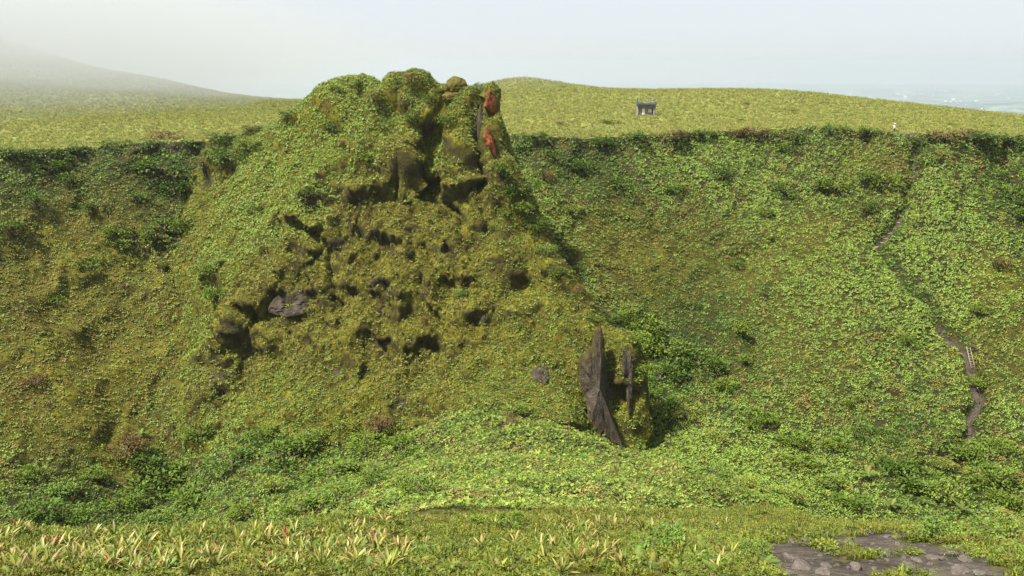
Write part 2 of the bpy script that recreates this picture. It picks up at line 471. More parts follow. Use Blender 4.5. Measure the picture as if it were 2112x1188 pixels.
dcr = 1.55 * facets(tq_ / np.array([5.0, 5.0, 4.4]) + wq * .5, 1.1) + .75 * facets(tq_ / np.array([2.2, 2.2, 1.9]) + wq * .9 + 9, 1.1) + .28 * facets(Q / .95 + wq + 19, 1.0)
d[cm] += np.clip(crag[cm] * .85, np.where(isO[cm], .24, 0), .82) * dcr
# single buttresses, grooves and hollows of the outcrop: (px, py, radius m, metres out or in)
BUMP = [(835, 300, 2.6, 1.1), (832, 345, 2.4, .9), (842, 372, 1.6, -.7), (800, 395, 2.6, -1.4), (740, 408, 2.4, -1.3), (640, 425, 2.6, -1.3), (700, 385, 3, .7),
        (898, 265, 1.8, -1.3), (892, 300, 1.9, -1.8), (893, 345, 1.9, -1.6), (905, 400, 2.0, -1.3), (935, 465, 2.0, -1.0), (965, 520, 2.0, -.8),
        (955, 300, 2.2, 1.0), (962, 345, 2.4, .9), (940, 385, 1.8, .6), (965, 405, 1.8, -.7), (985, 385, 1.6, -.8), (870, 262, 1.5, -1.2), (862, 500, 2.4, .6), (915, 545, 1.8, -1.3), (918, 600, 1.6, -1.1), (920, 650, 1.6, -1.0),
        (520, 612, 2.2, 1.2), (500, 660, 2.0, 1.2), (470, 700, 2.2, 1.5), (445, 745, 2.2, 1.7), (425, 800, 2.4, 1.7), (540, 665, 2.0, -.9), (520, 720, 2.0, -.8), (500, 770, 2.0, -.8), (480, 815, 2, -.6),
        (590, 600, 2.0, 1.0), (600, 650, 2, -.8), (330, 490, 2.4, 1.4), (318, 530, 2.2, -1.2), (960, 630, 2.6, 1.3), (985, 668, 2.0, -1.4), (1075, 580, 2, 1), (1085, 610, 1.6, -1),
        (1110, 750, 2.0, 1.0), (1120, 790, 1.8, -.9), (1225, 705, 1.8, 1.1), (1275, 720, 2.2, 1.2), (1215, 760, 2, .5), (1238, 720, 1.1, -1.3), (860, 800, 3, 1.0), (800, 850, 3, -.8), (705, 490, 1.8, -1.2), (760, 560, 3, .8), (790, 660, 2.6, -.9), (740, 690, 2, .9), (770, 715, 1.6, -1.1), (270, 905, 3, 1.1), (60, 800, 3, 1.0), (480, 560, 2.4, .8)]
for px, py, r, a_ in BUMP:
    cpt = hit0(px, py); q2 = ((P0 - cpt) ** 2).sum(1) / (r * r)
    m = q2 < 6
    d[m] += .35 * a_ * np.exp(-q2[m])
# ribs, grooves and broken ledges of the outcrop, each along a line found in the photo: (points, width m, metres out or in)
def line_disp(pl, w_, a_, jit=.45, gain=.62):
    L = resample(np.array([hit0(*p, y0=60) for p in pl]), .8)
    lo_, hi_ = L.min(0) - 2.5 * w_, L.max(0) + 2.5 * w_
    m = np.where(((P0 > lo_) & (P0 < hi_)).all(1) & (isO | isW))[0]
    q = P0[m]; dist = np.full(len(m), 1e9)
    for c0 in L: dist = np.minimum(dist, ((q - c0) ** 2).sum(1))
    dist = np.sqrt(dist) * (1 + jit * fbm(q / 1.6 + 13, 2))
    d[m] += gain * a_ * np.clip(1 - dist / w_, 0, 1) * (1 + .5 * noise(q / 2.6 + 23))
def ledge(pl, out_=1.0, in_=-1.2, gap=17, w_=1.9):
    line_disp(pl, w_, out_); line_disp([(x + 2, y + gap) for x, y in pl], w_, in_)
line_disp([(908, 215), (895, 262), (890, 300), (893, 345), (905, 400), (935, 460), (975, 530)], 3.2, -2.3)
line_disp([(862, 400), (885, 450), (905, 520), (915, 580), (918, 640), (925, 700)], 2.2, -1.7)
line_disp([(1010, 345), (995, 390), (985, 430)], 2.0, -1.3)
line_disp([(850, 205), (846, 260), (838, 310), (850, 350), (866, 392)], 2.8, 1.7)
line_disp([(942, 220), (950, 270), (958, 320), (972, 372)], 2.8, 1.6)
line_disp([(535, 590), (505, 635), (470, 695), (440, 745), (410, 812)], 3.0, 2.2)
line_disp([(556, 640), (526, 700), (500, 755), (478, 815)], 2.4, -1.4)
line_disp([(1005, 420), (1040, 480), (1075, 540), (1110, 610), (1150, 690)], 2.6, 1.1)
line_disp([(935, 480), (940, 560), (948, 630), (955, 720)], 2.4, 1.0)
line_disp([(780, 250), (770, 300), (760, 350)], 3.0, -.7)
ledge([(868, 362), (800, 385), (740, 395), (690, 398), (640, 412), (615, 445)], 1.2, -1.1, 22, 2.3)
ledge([(640, 462), (690, 492), (735, 545)], .9, -1.1); ledge([(725, 478), (665, 515), (605, 572), (560, 632)], 1.2, -1.3, 20); ledge([(800, 478), (848, 535), (868, 590)], 1.0, -1.1)
ledge([(770, 540), (715, 590), (655, 640)], 1.0, -1.2); ledge([(832, 605), (785, 645), (742, 690)], 1.0, -1.2); ledge([(700, 640), (755, 680), (800, 730)], .8, -1.0); ledge([(945, 652), (985, 640), (1012, 655)], 1.0, -1.2); ledge([(880, 690), (845, 730), (830, 780)], .8, -.9); ledge([(640, 690), (610, 740), (600, 790)], .7, -.9)
line_disp([(760, 500), (790, 580), (800, 640)], 1.8, -.9); line_disp([(660, 560), (690, 640), (690, 720)], 1.8, -.9); line_disp([(830, 640), (850, 730), (870, 800)], 2.0, -.8); line_disp([(1010, 560), (1020, 640), (1040, 730)], 2.2, -.8)
ledge([(1060, 575), (1090, 570), (1110, 590)]); ledge([(1090, 742), (1120, 735), (1142, 750)]); ledge([(855, 252), (880, 248), (905, 256)], .9, -1.2); ledge([(550, 605), (600, 596), (640, 600)], 1.2, -1.3); ledge([(430, 470), (450, 520), (440, 570)], .8, -.8); ledge([(1050, 385), (1085, 380), (1105, 398)], .8, -1.0); ledge([(300, 505), (325, 490), (345, 500)], 1.0, -1.4, 24); ledge([(40, 790), (70, 782), (90, 792)], .9, -1.1)
ledge([(215, 600), (250, 590), (280, 600)], .8, -1.0); ledge([(120, 680), (160, 672), (190, 684)], .8, -1.0); ledge([(240, 900), (275, 885), (300, 900)], 1.0, -1.2)
# ribs and gullies down the wall
ang = P0[:, 0] / (P0[:, 1] + 20)
ribs = noise(np.stack([ang * 11 + P0[:, 2] * .03 + .8 * noise(P0 / 16 + 77), P0[:, 2] / 30, 0 * ang], 1))
d += np.where(isW, ribs * 2.2 * sstep(88, 104, P0[:, 1]), 0)
rr = P0 / np.array([6.5, 6.5, 11]) + 301
d += np.where(isW & (P0[:, 1] > 86), 1.5 * (.35 - np.abs(noise(rr + .5 * noise(P0 / 5)[:, None]))) * 1.6 + .55 * fbm(P0 / 2.0 + 330, 2), 0)
for pl, w_, a_ in (([(1925, 300), (1925, 400), (1960, 500), (2000, 600), (2040, 660)], 4.5, 1.8), ([(1884, 288), (1887, 310), (1887, 340), (1881, 380)], 1.5, -2.0), ([(1900, 296), (1930, 296), (1960, 298)], 1.5, -1.8), ([(1912, 330), (1925, 330)], 2.5, 1.0), ([(2065, 330), (2095, 420), (2130, 520)], 2.6, -2.2), ([(415, 300), (415, 380), (412, 450), (400, 560), (390, 680), (388, 760)], 2.2, -1.8), ([(1150, 520), (1250, 640), (1330, 760)], 3.2, -1.0)):
    L = resample(np.array([hit0(*p, y0=60) for p in pl]), 1.5)
    m = np.where((isW | isO) & (P0[:, 1] > 85))[0]
    near_l = np.full(len(m), 1e9)
    for c0 in L: near_l = np.minimum(near_l, ((P0[m] - c0) ** 2).sum(1))
    d[m] += a_ * np.exp(-near_l / (w_ * w_))
side = N0.copy(); side[:, 2] *= .45
P1 = P0 + side * (d * .92)[:, None] * (1 - .75 * (1 - sstep(.5, 2, pall.ravel())))[:, None]
N1 = grid_normals(P1)

# species colour of the ground layer, with shade painted in along the path groove
LIME = [(620, 330, 9, 1), (560, 400, 8, 1), (700, 240, 8, .8), (530, 460, 6, .7), (1940, 440, 6, 1), (1960, 560, 8, .9), (1990, 610, 6, .8), (1560, 960, 10, .9), (1440, 940, 8, .7), (1650, 1030, 8, .6), (1380, 330, 7, .6), (1600, 420, 8, .5), (1720, 560, 10, .5), (420, 590, 5, .8), (400, 700, 5, .6), (380, 480, 4, .6), (900, 350, 3, .9), (1620, 620, 9, .5), (470, 900, 7, .5), (1480, 300, 6, .6)]
OLIVE = [(150, 600, 16, .8), (250, 720, 14, .9), (80, 780, 10, .7), (330, 640, 9, .7), (260, 930, 5, .9), (170, 480, 8, .6), (1250, 480, 9, .6), (1400, 520, 9, .5), (1700, 480, 6, .5), (1800, 350, 5, .5), (1560, 560, 8, .5), (1640, 720, 9, .4), (2080, 720, 7, .6), (1330, 600, 7, .4), (2060, 570, 4, .9), (20, 860, 9, .5)]
DARK = [(330, 350, 7, .9), (90, 330, 8, .7), (500, 310, 5, .7), (1200, 330, 8, .5), (270, 500, 6, .7), (1350, 720, 7, .7), (1440, 760, 6, .6), (620, 980, 10, .6), (350, 1020, 9, .6), (1900, 1010, 8, .5), (2090, 420, 5, .8), (1530, 690, 6, .6), (1400, 640, 9, .4), (1250, 380, 8, .4), (60, 1050, 9, .6), (1480, 580, 9, .5)]
lime, olive, dark = patch(LIME, P0), patch(OLIVE, P0), np.clip(patch(DARK, P0) + 1.3 * (1 - sstep(.3, 1.1, pall.ravel())), 0, 1.3)  # path term darkens foliage by the groove, standing in for its shade
lime = lime * sstep(.5, 1.2, pall.ravel())
lo = fbm(P0 / 6 + 70, 3); lo2 = fbm(P0 / 2.2 + 80, 2); lo3 = fbm(P0 / 14 + 90, 2)
K = lambda *c: np.array(c)[None]
def blend(a, b, w): return a * (1 - w[:, None]) + b * w[:, None]
gc = np.repeat(K(.030, .032, .008), len(P0), 0)
gc = blend(gc, K(.017, .014, .005), np.clip(.5 + lo2, 0, 1) * .6)
moss = blend(np.repeat(K(.118, .112, .010), len(P0), 0), K(.066, .054, .009), np.clip(.35 + 1.4 * lo, 0, 1))
moss = blend(moss, K(.175, .172, .014), np.clip(1.6 * lo2 - .1, 0, 1) * .8)
moss = blend(moss, K(.040, .031, .008), np.clip(2.0 * fbm(P0 / 1.9 + 600, 3) + .45 * np.clip(crag, 0, 1) - .22, 0, 1) * .8)
gc = np.where(isO[:, None], moss, gc)
gc = blend(gc, moss * .9, np.clip(olive, 0, 1) * isW * .9)
gc = np.where(isP[:, None], blend(np.repeat(K(.20, .21, .05), len(P0), 0), K(.13, .155, .034), np.clip(.4 + lo, 0, 1)), gc)
gc = np.where((zf == 3)[:, None], blend(np.repeat(K(.105, .105, .022), len(P0), 0), K(.05, .04, .014), np.clip(.3 + 1.5 * lo2, 0, 1)), gc)
gc = np.where((zf == 4)[:, None], blend(np.repeat(K(.092, .077, .060), len(P0), 0), K(.05, .040, .030), np.clip(.4 + 1.5 * lo2, 0, 1)), gc)
rock = sstep(.30, .02, N1[:, 2] + .3 * lo2) * (crag > .12) * .6
rock = np.maximum(rock, rough_edge * sstep(.62, .35, N1[:, 2] + .2 * lo2) * .9)
BARE = [(590, 632, 2.2, 1), (640, 605, 1.6, .9), (780, 592, 2.2, .9), (700, 505, 1.4, .9), (935, 515, 2.0, 1), (890, 470, 1.3, .8), (805, 522, 1.2, .8), (790, 650, 1.6, .9), (780, 715, 1.3, .9), (870, 708, 1.5, .9), (500, 675, 1.6, .9), (460, 775, 1.8, .8), (1118, 778, 1.7, 1), (985, 658, 1.4, .9), (880, 264, 1.6, .9), (325, 522, 1.6, .9), (422, 370, 1.8, 1), (418, 330, 1.4, .8), (1205, 625, 1.0, .8), (690, 770, 1.0, .8), (830, 835, 1.5, .8), (345, 295, 1.8, .9), (720, 420, 1.4, .8), (1238, 690, 1.2, 1), (1245, 800, 2.0, .9), (1300, 800, 1.2, .8)]
rock = np.clip(np.maximum(rock, sstep(.42, .80, patch(BARE, P0) + .75 * lo2 + .5 * fbm(P0 / .8 + 300, 2)) * .9 * (isO | (P0[:, 0] < -28)) * sstep(.88, .60, N1[:, 2])), 0, 1)
gc = blend(gc, blend(np.repeat(K(.036, .027, .016), len(P0), 0), K(.075, .060, .040), np.clip(.2 + lo2 * 1.4, 0, 1)), rock)
gc = blend(gc, K(.06, .046, .034), (1 - sstep(.2, .6, pdist.ravel())) * (zf != 1))

idx = np.arange(NR * NC).reshape(NR, NC)
quads = np.stack([idx[:-1, :-1], idx[:-1, 1:], idx[1:, 1:], idx[1:, :-1]], -1).reshape(-1, 4)
qz = zf[quads[:, 0]]
def terrain(name, z, label):
    q = quads[qz == z]
    used, inv = np.unique(q, return_inverse=True)
    me = mesh_np(name, P1[used], inv.reshape(q.shape), M_GROUND)
    vcol(me, 'gcol', gc[used])
    me.normals_split_custom_set_from_vertices(N1[used].astype(np.float32))
    return tag(link(name, me), label, 'terrain', kind='structure')
T_WALL = terrain('crater_wall', 0, 'steep green crater wall falling from the rim into the ravine')
T_PLAT = terrain('plateau', 1, 'broad yellow-green summit plateau beyond the crater rim')
T_OUT = terrain('rock_outcrop', 2, 'tall mossy rock outcrop jutting out of the crater wall')
T_FORE = terrain('foreground_ridge', 3, 'near grassy ridge along the bottom of the picture')
T_CLEAR = terrain('dirt_clearing', 4, 'bare grey-brown stony dirt clearing at the lower right')

_me = mesh_np('tmp', P1, quads)
_bm = bmesh.new(); _bm.from_mesh(_me)
BVH = BVHTree.FromBMesh(_bm)
_bm.free(); bpy.data.meshes.remove(_me)
def hit(px, py):
    dvec = Vector(ray(px, py)).normalized()
    h = BVH.ray_cast(Vector((0, 0, 0)), dvec, 1500)
    return h[0], h[1]
def drop(x, y):
    h = BVH.ray_cast(Vector((x, y, 300)), Vector((0, 0, -1)), 900)
    return h[0], h[1]

# ------------------------------------------------------------------ groundcover prototypes (instanced by geometry nodes, uncountable stuff)
def leaf_shape(L, W, droop=.25, fold=.12):
    """base, left, mid, right, tip: four triangles with a folded midrib, along +X"""
    v = np.array([[0, 0, 0], [.45 * L, W / 2, .05 * L - droop * .2 * L + fold * W], [.5 * L, 0, .05 * L - droop * .2 * L], [.45 * L, -W / 2, .05 * L - droop * .2 * L + fold * W], [L, 0, -droop * L]])
    f = np.array([[0, 2, 1], [0, 3, 2], [1, 2, 4], [2, 3, 4]])
    return v, f
def rot_zyx(yaw, pitch, roll=0):
    return np.array(Matrix.Rotation(yaw, 3, 'Z') @ Matrix.Rotation(-pitch, 3, 'Y') @ Matrix.Rotation(roll, 3, 'X'))
PROTO = bpy.data.collections.new('groundcover_kinds')
def proto(name, leaves, mat):
    V, Fc, S = [], [], []; n = 0
    for v, f, s in leaves:
        V.append(v); Fc.append(f + n); S.append(np.repeat(np.array(s)[None], len(v), 0)); n += len(v)
    me = mesh_np(name, np.concatenate(V), np.concatenate(Fc), mat, smooth=False)
    vcol(me, 'shade', np.concatenate(S))
    o = bpy.data.objects.new(name, me); PROTO.objects.link(o); return o
def shade(r, lo=.35, hi=1.8):
    s = r.uniform(lo, hi); return (s * r.uniform(.9, 1.12), s, s * r.uniform(.8, 1.15))
pr = random.Random(3)
def broad(seed, n=7, L=.40, W=.25, spread=.46, h=.30):
    r = random.Random(seed); out = []
    for k in range(n):
        v, f = leaf_shape(L * r.uniform(.65, 1.25), W * r.uniform(.7, 1.2), r.uniform(.1, .5))
        R = rot_zyx(r.uniform(0, 6.28), r.uniform(-.25, .95), r.uniform(-.5, .5))
        a, q = r.uniform(0, 6.28), spread * math.sqrt(r.random())
        out.append((v @ R.T + np.array([q * math.cos(a), q * math.sin(a), r.uniform(.03, h)]), f, shade(r) if r.random() > .15 else ((1.3, .8, .6) if r.random() < .3 else (2.0, 1.9, 3.0))))  # the palest tone paints sun glints onto a few leaves
    return out
def fine(seed, n=44, L=.16, W=.10, rad=.42, h=.42):
    r = random.Random(seed); out = []
    for k in range(n):
        v, f = leaf_shape(L * r.uniform(.7, 1.3), W * r.uniform(.7, 1.3), r.uniform(0, .3))
        a, q, e = r.uniform(0, 6.28), rad * math.sqrt(r.random()), r.random()
        R = rot_zyx(a + r.uniform(-.9, .9), r.uniform(-.2, 1.1), r.uniform(-.6, .6))
        out.append((v @ R.T + np.array([q * math.cos(a), q * math.sin(a), h * (1 - (q / rad) ** 2) * (.35 + .65 * e)]), f, shade(r, .5, 1.4)))
    return out
def blades(seed, n=26, L=.5, W=.045, spread=.28):
    r = random.Random(seed); out = []
    for k in range(n):
        l = L * r.uniform(.5, 1.2); w = W * r.uniform(.7, 1.5)
        bend = r.uniform(.1, .7)
        v = np.array([[0, -w / 2, 0], [0, w / 2, 0], [bend * .3 * l, w * .5, .6 * l], [bend * .3 * l, -w * .5, .6 * l], [bend * l, 0, l * (1 - .5 * bend)]])
        f = np.array([[0, 3, 1], [1, 3, 2], [2, 3, 4]])
        a, q = r.uniform(0, 6.28), spread * math.sqrt(r.random())
        R = rot_zyx(r.uniform(0, 6.28), 0)
        out.append((v @ R.T + np.array([q * math.cos(a), q * math.sin(a), 0]), f, shade(r, .6, 1.45)))
    return out
def rosette(seed, n=15, L=.42, W=.06):
    r = random.Random(seed); out = []
    for k in range(n):
        v, f = leaf_shape(L * r.uniform(.7, 1.15), W * r.uniform(.8, 1.3), r.uniform(.0, .5), .3)
        R = rot_zyx(k * 2.4 + r.uniform(-.3, .3), r.uniform(.35, 1.3))
        s = r.uniform(.8, 1.5)
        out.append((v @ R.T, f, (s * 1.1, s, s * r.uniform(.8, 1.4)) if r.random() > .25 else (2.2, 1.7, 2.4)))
    return out
def fernlet(seed, n=9, L=.55):
    r = random.Random(seed); out = []
    for k in range(n):
        yaw, pit = k * 2.4 + r.uniform(-.3, .3), r.uniform(.25, 1.0)
        R = rot_zyx(yaw, pit); s = shade(r, .7, 1.3); l = L * r.uniform(.7, 1.1)
        for j in range(7):
            u = (j + .6) / 7.2; w = .26 * l * math.sin(math.pi * (u * .8 + .12)) + .02
            for sd in (-1, 1):
                v = np.array([[u * l, 0, -.35 * l * u * u], [u * l + .05 * l, sd * .02, -.35 * l * u * u], [u * l + .10 * l, sd * w, -.35 * l * u * u - .03]])
                out.append((v @ R.T, np.array([[0, 1, 2]]), s))
    return out
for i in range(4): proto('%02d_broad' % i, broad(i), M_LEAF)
for i in range(3): proto('%02d_fine' % (4 + i), fine(20 + i), M_LEAF)
for i in range(3): proto('%02d_blades' % (7 + i), blades(30 + i), M_BLADE)
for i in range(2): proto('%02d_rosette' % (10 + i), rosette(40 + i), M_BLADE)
for i in range(2): proto('%02d_fern' % (12 + i), fernlet(50 + i), M_BLADE)
BROAD, FINE, BLADES, ROSETTE, FERN = (0, 4), (4, 7), (7, 10), (10, 12), (12, 14)

def gn_group():
    g = bpy.data.node_groups.new('groundcover', 'GeometryNodeTree')
    g.interface.new_socket('Geometry', in_out='INPUT', socket_type='NodeSocketGeometry')
    g.interface.new_socket('Geometry', in_out='OUTPUT', socket_type='NodeSocketGeometry')
    N, Lk = g.nodes, g.links
    gi, go = N.new('NodeGroupInput'), N.new('NodeGroupOutput')
    ci = N.new('GeometryNodeCollectionInfo'); ci.inputs[0].default_value = PROTO
    ci.inputs['Separate Children'].default_value = True; ci.inputs['Reset Children'].default_value = True
    iop = N.new('GeometryNodeInstanceOnPoints'); iop.inputs['Pick Instance'].default_value = True
    def na(name, t):
        n = N.new('GeometryNodeInputNamedAttribute'); n.data_type = t; n.inputs[0].default_value = name; return n.outputs[0]
    e2r = N.new('FunctionNodeEulerToRotation')
    Lk.new(na('rot', 'FLOAT_VECTOR'), e2r.inputs[0])
    Lk.new(gi.outputs[0], iop.inputs['Points']); Lk.new(ci.outputs[0], iop.inputs['Instance'])
    Lk.new(na('pick', 'INT'), iop.inputs['Instance Index']); Lk.new(e2r.outputs[0], iop.inputs['Rotation'])
    Lk.new(na('scl', 'FLOAT_VECTOR'), iop.inputs['Scale'])
    Lk.new(iop.outputs[0], go.inputs[0])
    return g
GN = gn_group()

def eulers(zax, yaw):
    z = zax / np.linalg.norm(zax, axis=1)[:, None]
    a = np.stack([np.cos(yaw), np.sin(yaw), np.zeros_like(yaw)], 1)
    y = np.cross(z, a); y /= np.linalg.norm(y, axis=1)[:, None]
    x = np.cross(y, z)
    return np.stack([np.arctan2(y[:, 2], z[:, 2]), -np.arcsin(np.clip(x[:, 2], -1, 1)), np.arctan2(x[:, 1], x[:, 0])], 1)
def scatter(name, label, cat, pos, nrm, pick, size, tint, up=.5):
    n = len(pos)
    me = bpy.data.meshes.new(name)
    me.vertices.add(n); me.vertices.foreach_set('co', pos.astype(np.float32).ravel())
    zax = nrm * (1 - up) + np.array([0, 0, 1.0]) * up
    def at_(nm, t, arr, key):
        a = me.attributes.new(nm, t, 'POINT'); a.data.foreach_set(key, np.ascontiguousarray(arr).ravel())
    at_('rot', 'FLOAT_VECTOR', eulers(zax, RNG.uniform(0, 6.283, n)).astype(np.float32), 'vector')
    at_('scl', 'FLOAT_VECTOR', np.repeat(size[:, None], 3, 1).astype(np.float32), 'vector')
    at_('pick', 'INT', pick.astype(np.int32), 'value')
    at_('tint', 'FLOAT_COLOR', np.concatenate([tint, np.ones((n, 1))], 1).astype(np.float32), 'color')
    o = tag(link(name, me), label, cat, kind='stuff')
    m = o.modifiers.new('scatter', 'NODES'); m.node_group = GN
    return o

# per-quad sampling of the land surface
qa, qb, qc_, qd = (P1[quads[:, k]] for k in range(4))
qarea = .5 * np.linalg.norm(np.cross(qc_ - qa, qd - qb), axis=1)
qcen = (qa + qb + qc_ + qd) / 4
tq = np.abs(qcen[:, 0]) / np.maximum(qcen[:, 1], 5)
q0 = quads[:, 0]
qview = (tq < .68) & (qcen[:, 1] > 11)
def sample(dens):
    n = RNG.poisson(np.clip(qarea * dens, 0, 50) * qview)
    k = np.repeat(np.arange(len(quads)), n)
    u, v = RNG.random(len(k))[:, None], RNG.random(len(k))[:, None]
    pos = (qa[k] * (1 - u) + qb[k] * u) * (1 - v) + (qd[k] * (1 - u) + qc_[k] * u) * v
    return k, pos, N1[q0[k]]
def pickn(rng_, n): return RNG.integers(rng_[0], rng_[1], n)
def tints(cols, w, mixed=.68):
    """pick a species colour by weights (n,k) with small jitter"""
    w = np.clip(w, 1e-4, None); w = w / w.sum(1)[:, None]
    r = RNG.random(len(w))[:, None]
    i = (r > np.cumsum(w, 1)).sum(1).clip(0, len(cols) - 1)
    w2 = w ** 1.6; w2 /= w2.sum(1)[:, None]
    c = (1 - mixed) * np.array(cols)[i] + mixed * (w2 @ np.array(cols))
    return c * RNG.uniform(.78, 1.25, (len(c), 1)) * RNG.uniform(.94, 1.06, c.shape), i
G_GREEN, G_LIME, G_OLIVE, G_DARK, G_RED = (.089, .158, .022), (.150, .214, .033), (.150, .116, .020), (.034, .076, .013), (.15, .078, .032)
zq = qz
veg = (1 - rock[q0]) * sstep(.16, .55, pdist.ravel()[q0] + .3 * lo2[q0] - .22 * (qcen[:, 2] < -39))
lq, oq, dq, nq, n2q, n3q = lime[q0], olive[q0], dark[q0], lo[q0], lo2[q0], lo3[q0]
spur = (zq == 0) & (qcen[:, 1] < 100) & (np.abs(qcen[:, 0] - 1) < 17) & (qcen[:, 2] > -43.5)
# crater wall
dens = np.where((zq == 0) & ~spur, 14.0 * veg * (1 - .5 * np.clip(oq, 0, 1)), 0)
k, pos, nrm = sample(dens)
fa, fb = 1.35 * fbm(pos / 2.6 + 140, 3), 1.35 * fbm(pos / 3.6 + 160, 3)
w = np.stack([.6 + 0 * fa, .12 + 1.8 * lq[k] + 1.8 * np.clip(n3q[k], 0, 1) + 1.6 * np.clip(fa - .05, 0, 1), .20 + .7 * oq[k] + 2.8 * np.clip(-fa - .10, 0, 1), .10 + 1.4 * dq[k] + 2.2 * np.clip(fb - .16, 0, 1), .06 + .9 * np.clip(-fb - .15, 0, 1)], 1)
keep = RNG.random(len(k)) < .38 + 1.7 * np.clip(.30 + fbm(pos / 1.5 + 180, 2), 0, 1)
k, pos, nrm, w = k[keep], pos[keep], nrm[keep], w[keep]
tn, ti = tints([G_GREEN, G_LIME, G_OLIVE, G_DARK, G_RED], w, .55)
pk = np.where(ti == 3, pickn(FINE, len(k)), np.where(RNG.random(len(k)) < .12, pickn(FINE, len(k)), pickn(BROAD, len(k))))
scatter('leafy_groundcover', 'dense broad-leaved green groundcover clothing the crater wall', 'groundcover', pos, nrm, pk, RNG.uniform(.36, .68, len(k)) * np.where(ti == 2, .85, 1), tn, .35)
# outcrop: leafy shoulder, sparser on the moss
shoulder = sstep(.25, .7, lq) + .7 * sstep(-19, -13, qcen[:, 2]) + .8 * sstep(-33.5, -37, qcen[:, 2] + 3 * nq) * .6
dens = np.where(zq == 2, veg * sstep(.1, .4, N1[q0, 2]) * (4.8 + 5.0 * np.clip(n2q + .2, 0, 1) + 7 * np.clip(shoulder, 0, 1)) * (1 - .05 * np.clip(crag[q0], 0, 1)), 0)
k, pos, nrm = sample(dens)
w = np.stack([.6 + 0 * nq[k], .10 + 2.4 * lq[k], .30 + .6 * np.clip(-nq[k], 0, 1) + .5 * np.clip(crag[q0[k]], 0, 1), .10 + dq[k], .03 + 0 * nq[k]], 1)
tn, ti = tints([G_GREEN, G_LIME, G_OLIVE, G_DARK, G_RED], w)
pk = np.where(RNG.random(len(k)) < .2, pickn(FINE, len(k)), pickn(BROAD, len(k)))
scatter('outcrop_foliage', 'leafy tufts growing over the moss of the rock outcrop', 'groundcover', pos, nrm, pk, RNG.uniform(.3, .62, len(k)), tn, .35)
dens = np.where((zq == 2), 6.0 * (.25 + .75 * veg) * sstep(-.05, .3, N1[q0, 2]), 0) + np.where((zq == 0) & ~spur, 3.0 * veg * np.clip(oq, 0, 1), 0)
k, pos, nrm = sample(dens)
mt = moss[q0[k]] * RNG.uniform(.75, 1.35, (len(k), 1))
scatter('moss_tufts', 'shaggy olive moss tufts cushioning the rock and the left wall', 'moss', pos, nrm, np.where(RNG.random(len(k)) < .5, pickn(BLADES, len(k)), pickn(FINE, len(k))), RNG.uniform(.25, .5, len(k)), mt, .2)
# spur
dens = np.where(spur, 11.0, 0)
k, pos, nrm = sample(dens)
w = np.stack([.6 + np.clip(nq[k], 0, 1), .5 + lq[k], .35 + np.clip(-nq[k], 0, 1), .2 + dq[k], .03 + 0 * nq[k]], 1)
fa, fb = fbm(pos / 2.5 + 500, 2), fbm(pos / 3.5 + 520, 2)
w[:, 2] += 2.0 * np.clip(fa - .12, 0, 1); w[:, 3] += 2.5 * np.clip(fb - .12, 0, 1); w[:, 4] += 1.2 * np.clip(-fb - .2, 0, 1)
tn, ti = tints([(.10, .175, .022), (.175, .225, .032), (.29, .235, .075), (.045, .10, .016), (.16, .095, .035)], w, .35)
pk = np.where(ti == 2, pickn(ROSETTE, len(k)), np.where(RNG.random(len(k)) < .5, pickn(FINE, len(k)), pickn(BROAD, len(k))))
scatter('spur_vegetation', 'mixed low green and straw plants on the spur below the outcrop', 'groundcover', pos, nrm, pk, RNG.uniform(.35, .75, len(k)), tn, .5)
# plateau
yq = qcen[:, 1]
dens = np.where((zq == 1) & (yq < 480), np.clip(1.5 * (180 / np.maximum(yq, 150)) ** 1.8, .15, 1.8), 0)
k, pos, nrm = sample(dens)
w = np.stack([.35 + np.clip(nq[k], 0, 1), .9 + 0 * nq[k], .6 + np.clip(-nq[k], 0, 1), .07 + .5 * np.clip(-n2q[k] - .1, 0, 1), .05 + 0 * nq[k]], 1)
w[:, 3] += 1.2 * np.clip(fbm(pos / np.array([7, 4, 4]) + 400, 2) - .22, 0, 1); w[:, 2] += 1.5 * np.clip(fbm(pos / 9 + 420, 2), 0, 1)
tn, ti = tints([(.17, .215, .040), (.265, .295, .068), (.27, .24, .066), (.06, .10, .02), (.19, .13, .04)], w, .4)
pk = np.where(RNG.random(len(k)) < .55, pickn(FINE, len(k)), pickn(BLADES, len(k)))
scatter('plateau_grass', 'low yellow-green tussocks covering the summit plateau', 'grass', pos, nrm, pk, RNG.uniform(.6, 1.2, len(k)) * np.clip(yq[k] / 200, .9, 2.2), tn, .7)
# near ridge
ff = ((zq == 3) | (zq == 4)) & (yq < 44)
dens = np.where(ff, np.clip(30 * (17 / np.maximum(yq, 11)) ** 1.2, 6, 34), 0) * (1 - .6 * sstep(.1, .35, nq)) * np.where(zq == 4, sstep(.12, .5, n2q + .35 * nq) * .5, 1)
k, pos, nrm = sample(dens)
w = np.stack([.7 + 0 * nq[k], .6 + .6 * np.clip(nq[k], 0, 1), .45 + np.clip(-nq[k], 0, 1), .22 + .8 * np.clip(-n2q[k], 0, 1), .08 + 0 * nq[k]], 1)
tn, ti = tints([(.095, .15, .020), (.185, .21, .024), (.16, .13, .024), (.035, .065, .012), (.14, .065, .025)], w)
u = RNG.random(len(k))
pk = np.where(u < .35, pickn(FINE, len(k)), np.where(u < .62, pickn(BLADES, len(k)), pickn(FERN, len(k))))
scatter('ridge_groundcover', 'tangle of small ferns, mosses and grass on the near ridge', 'groundcover', pos, nrm, pk, RNG.uniform(.28, .62, len(k)), tn, .6)

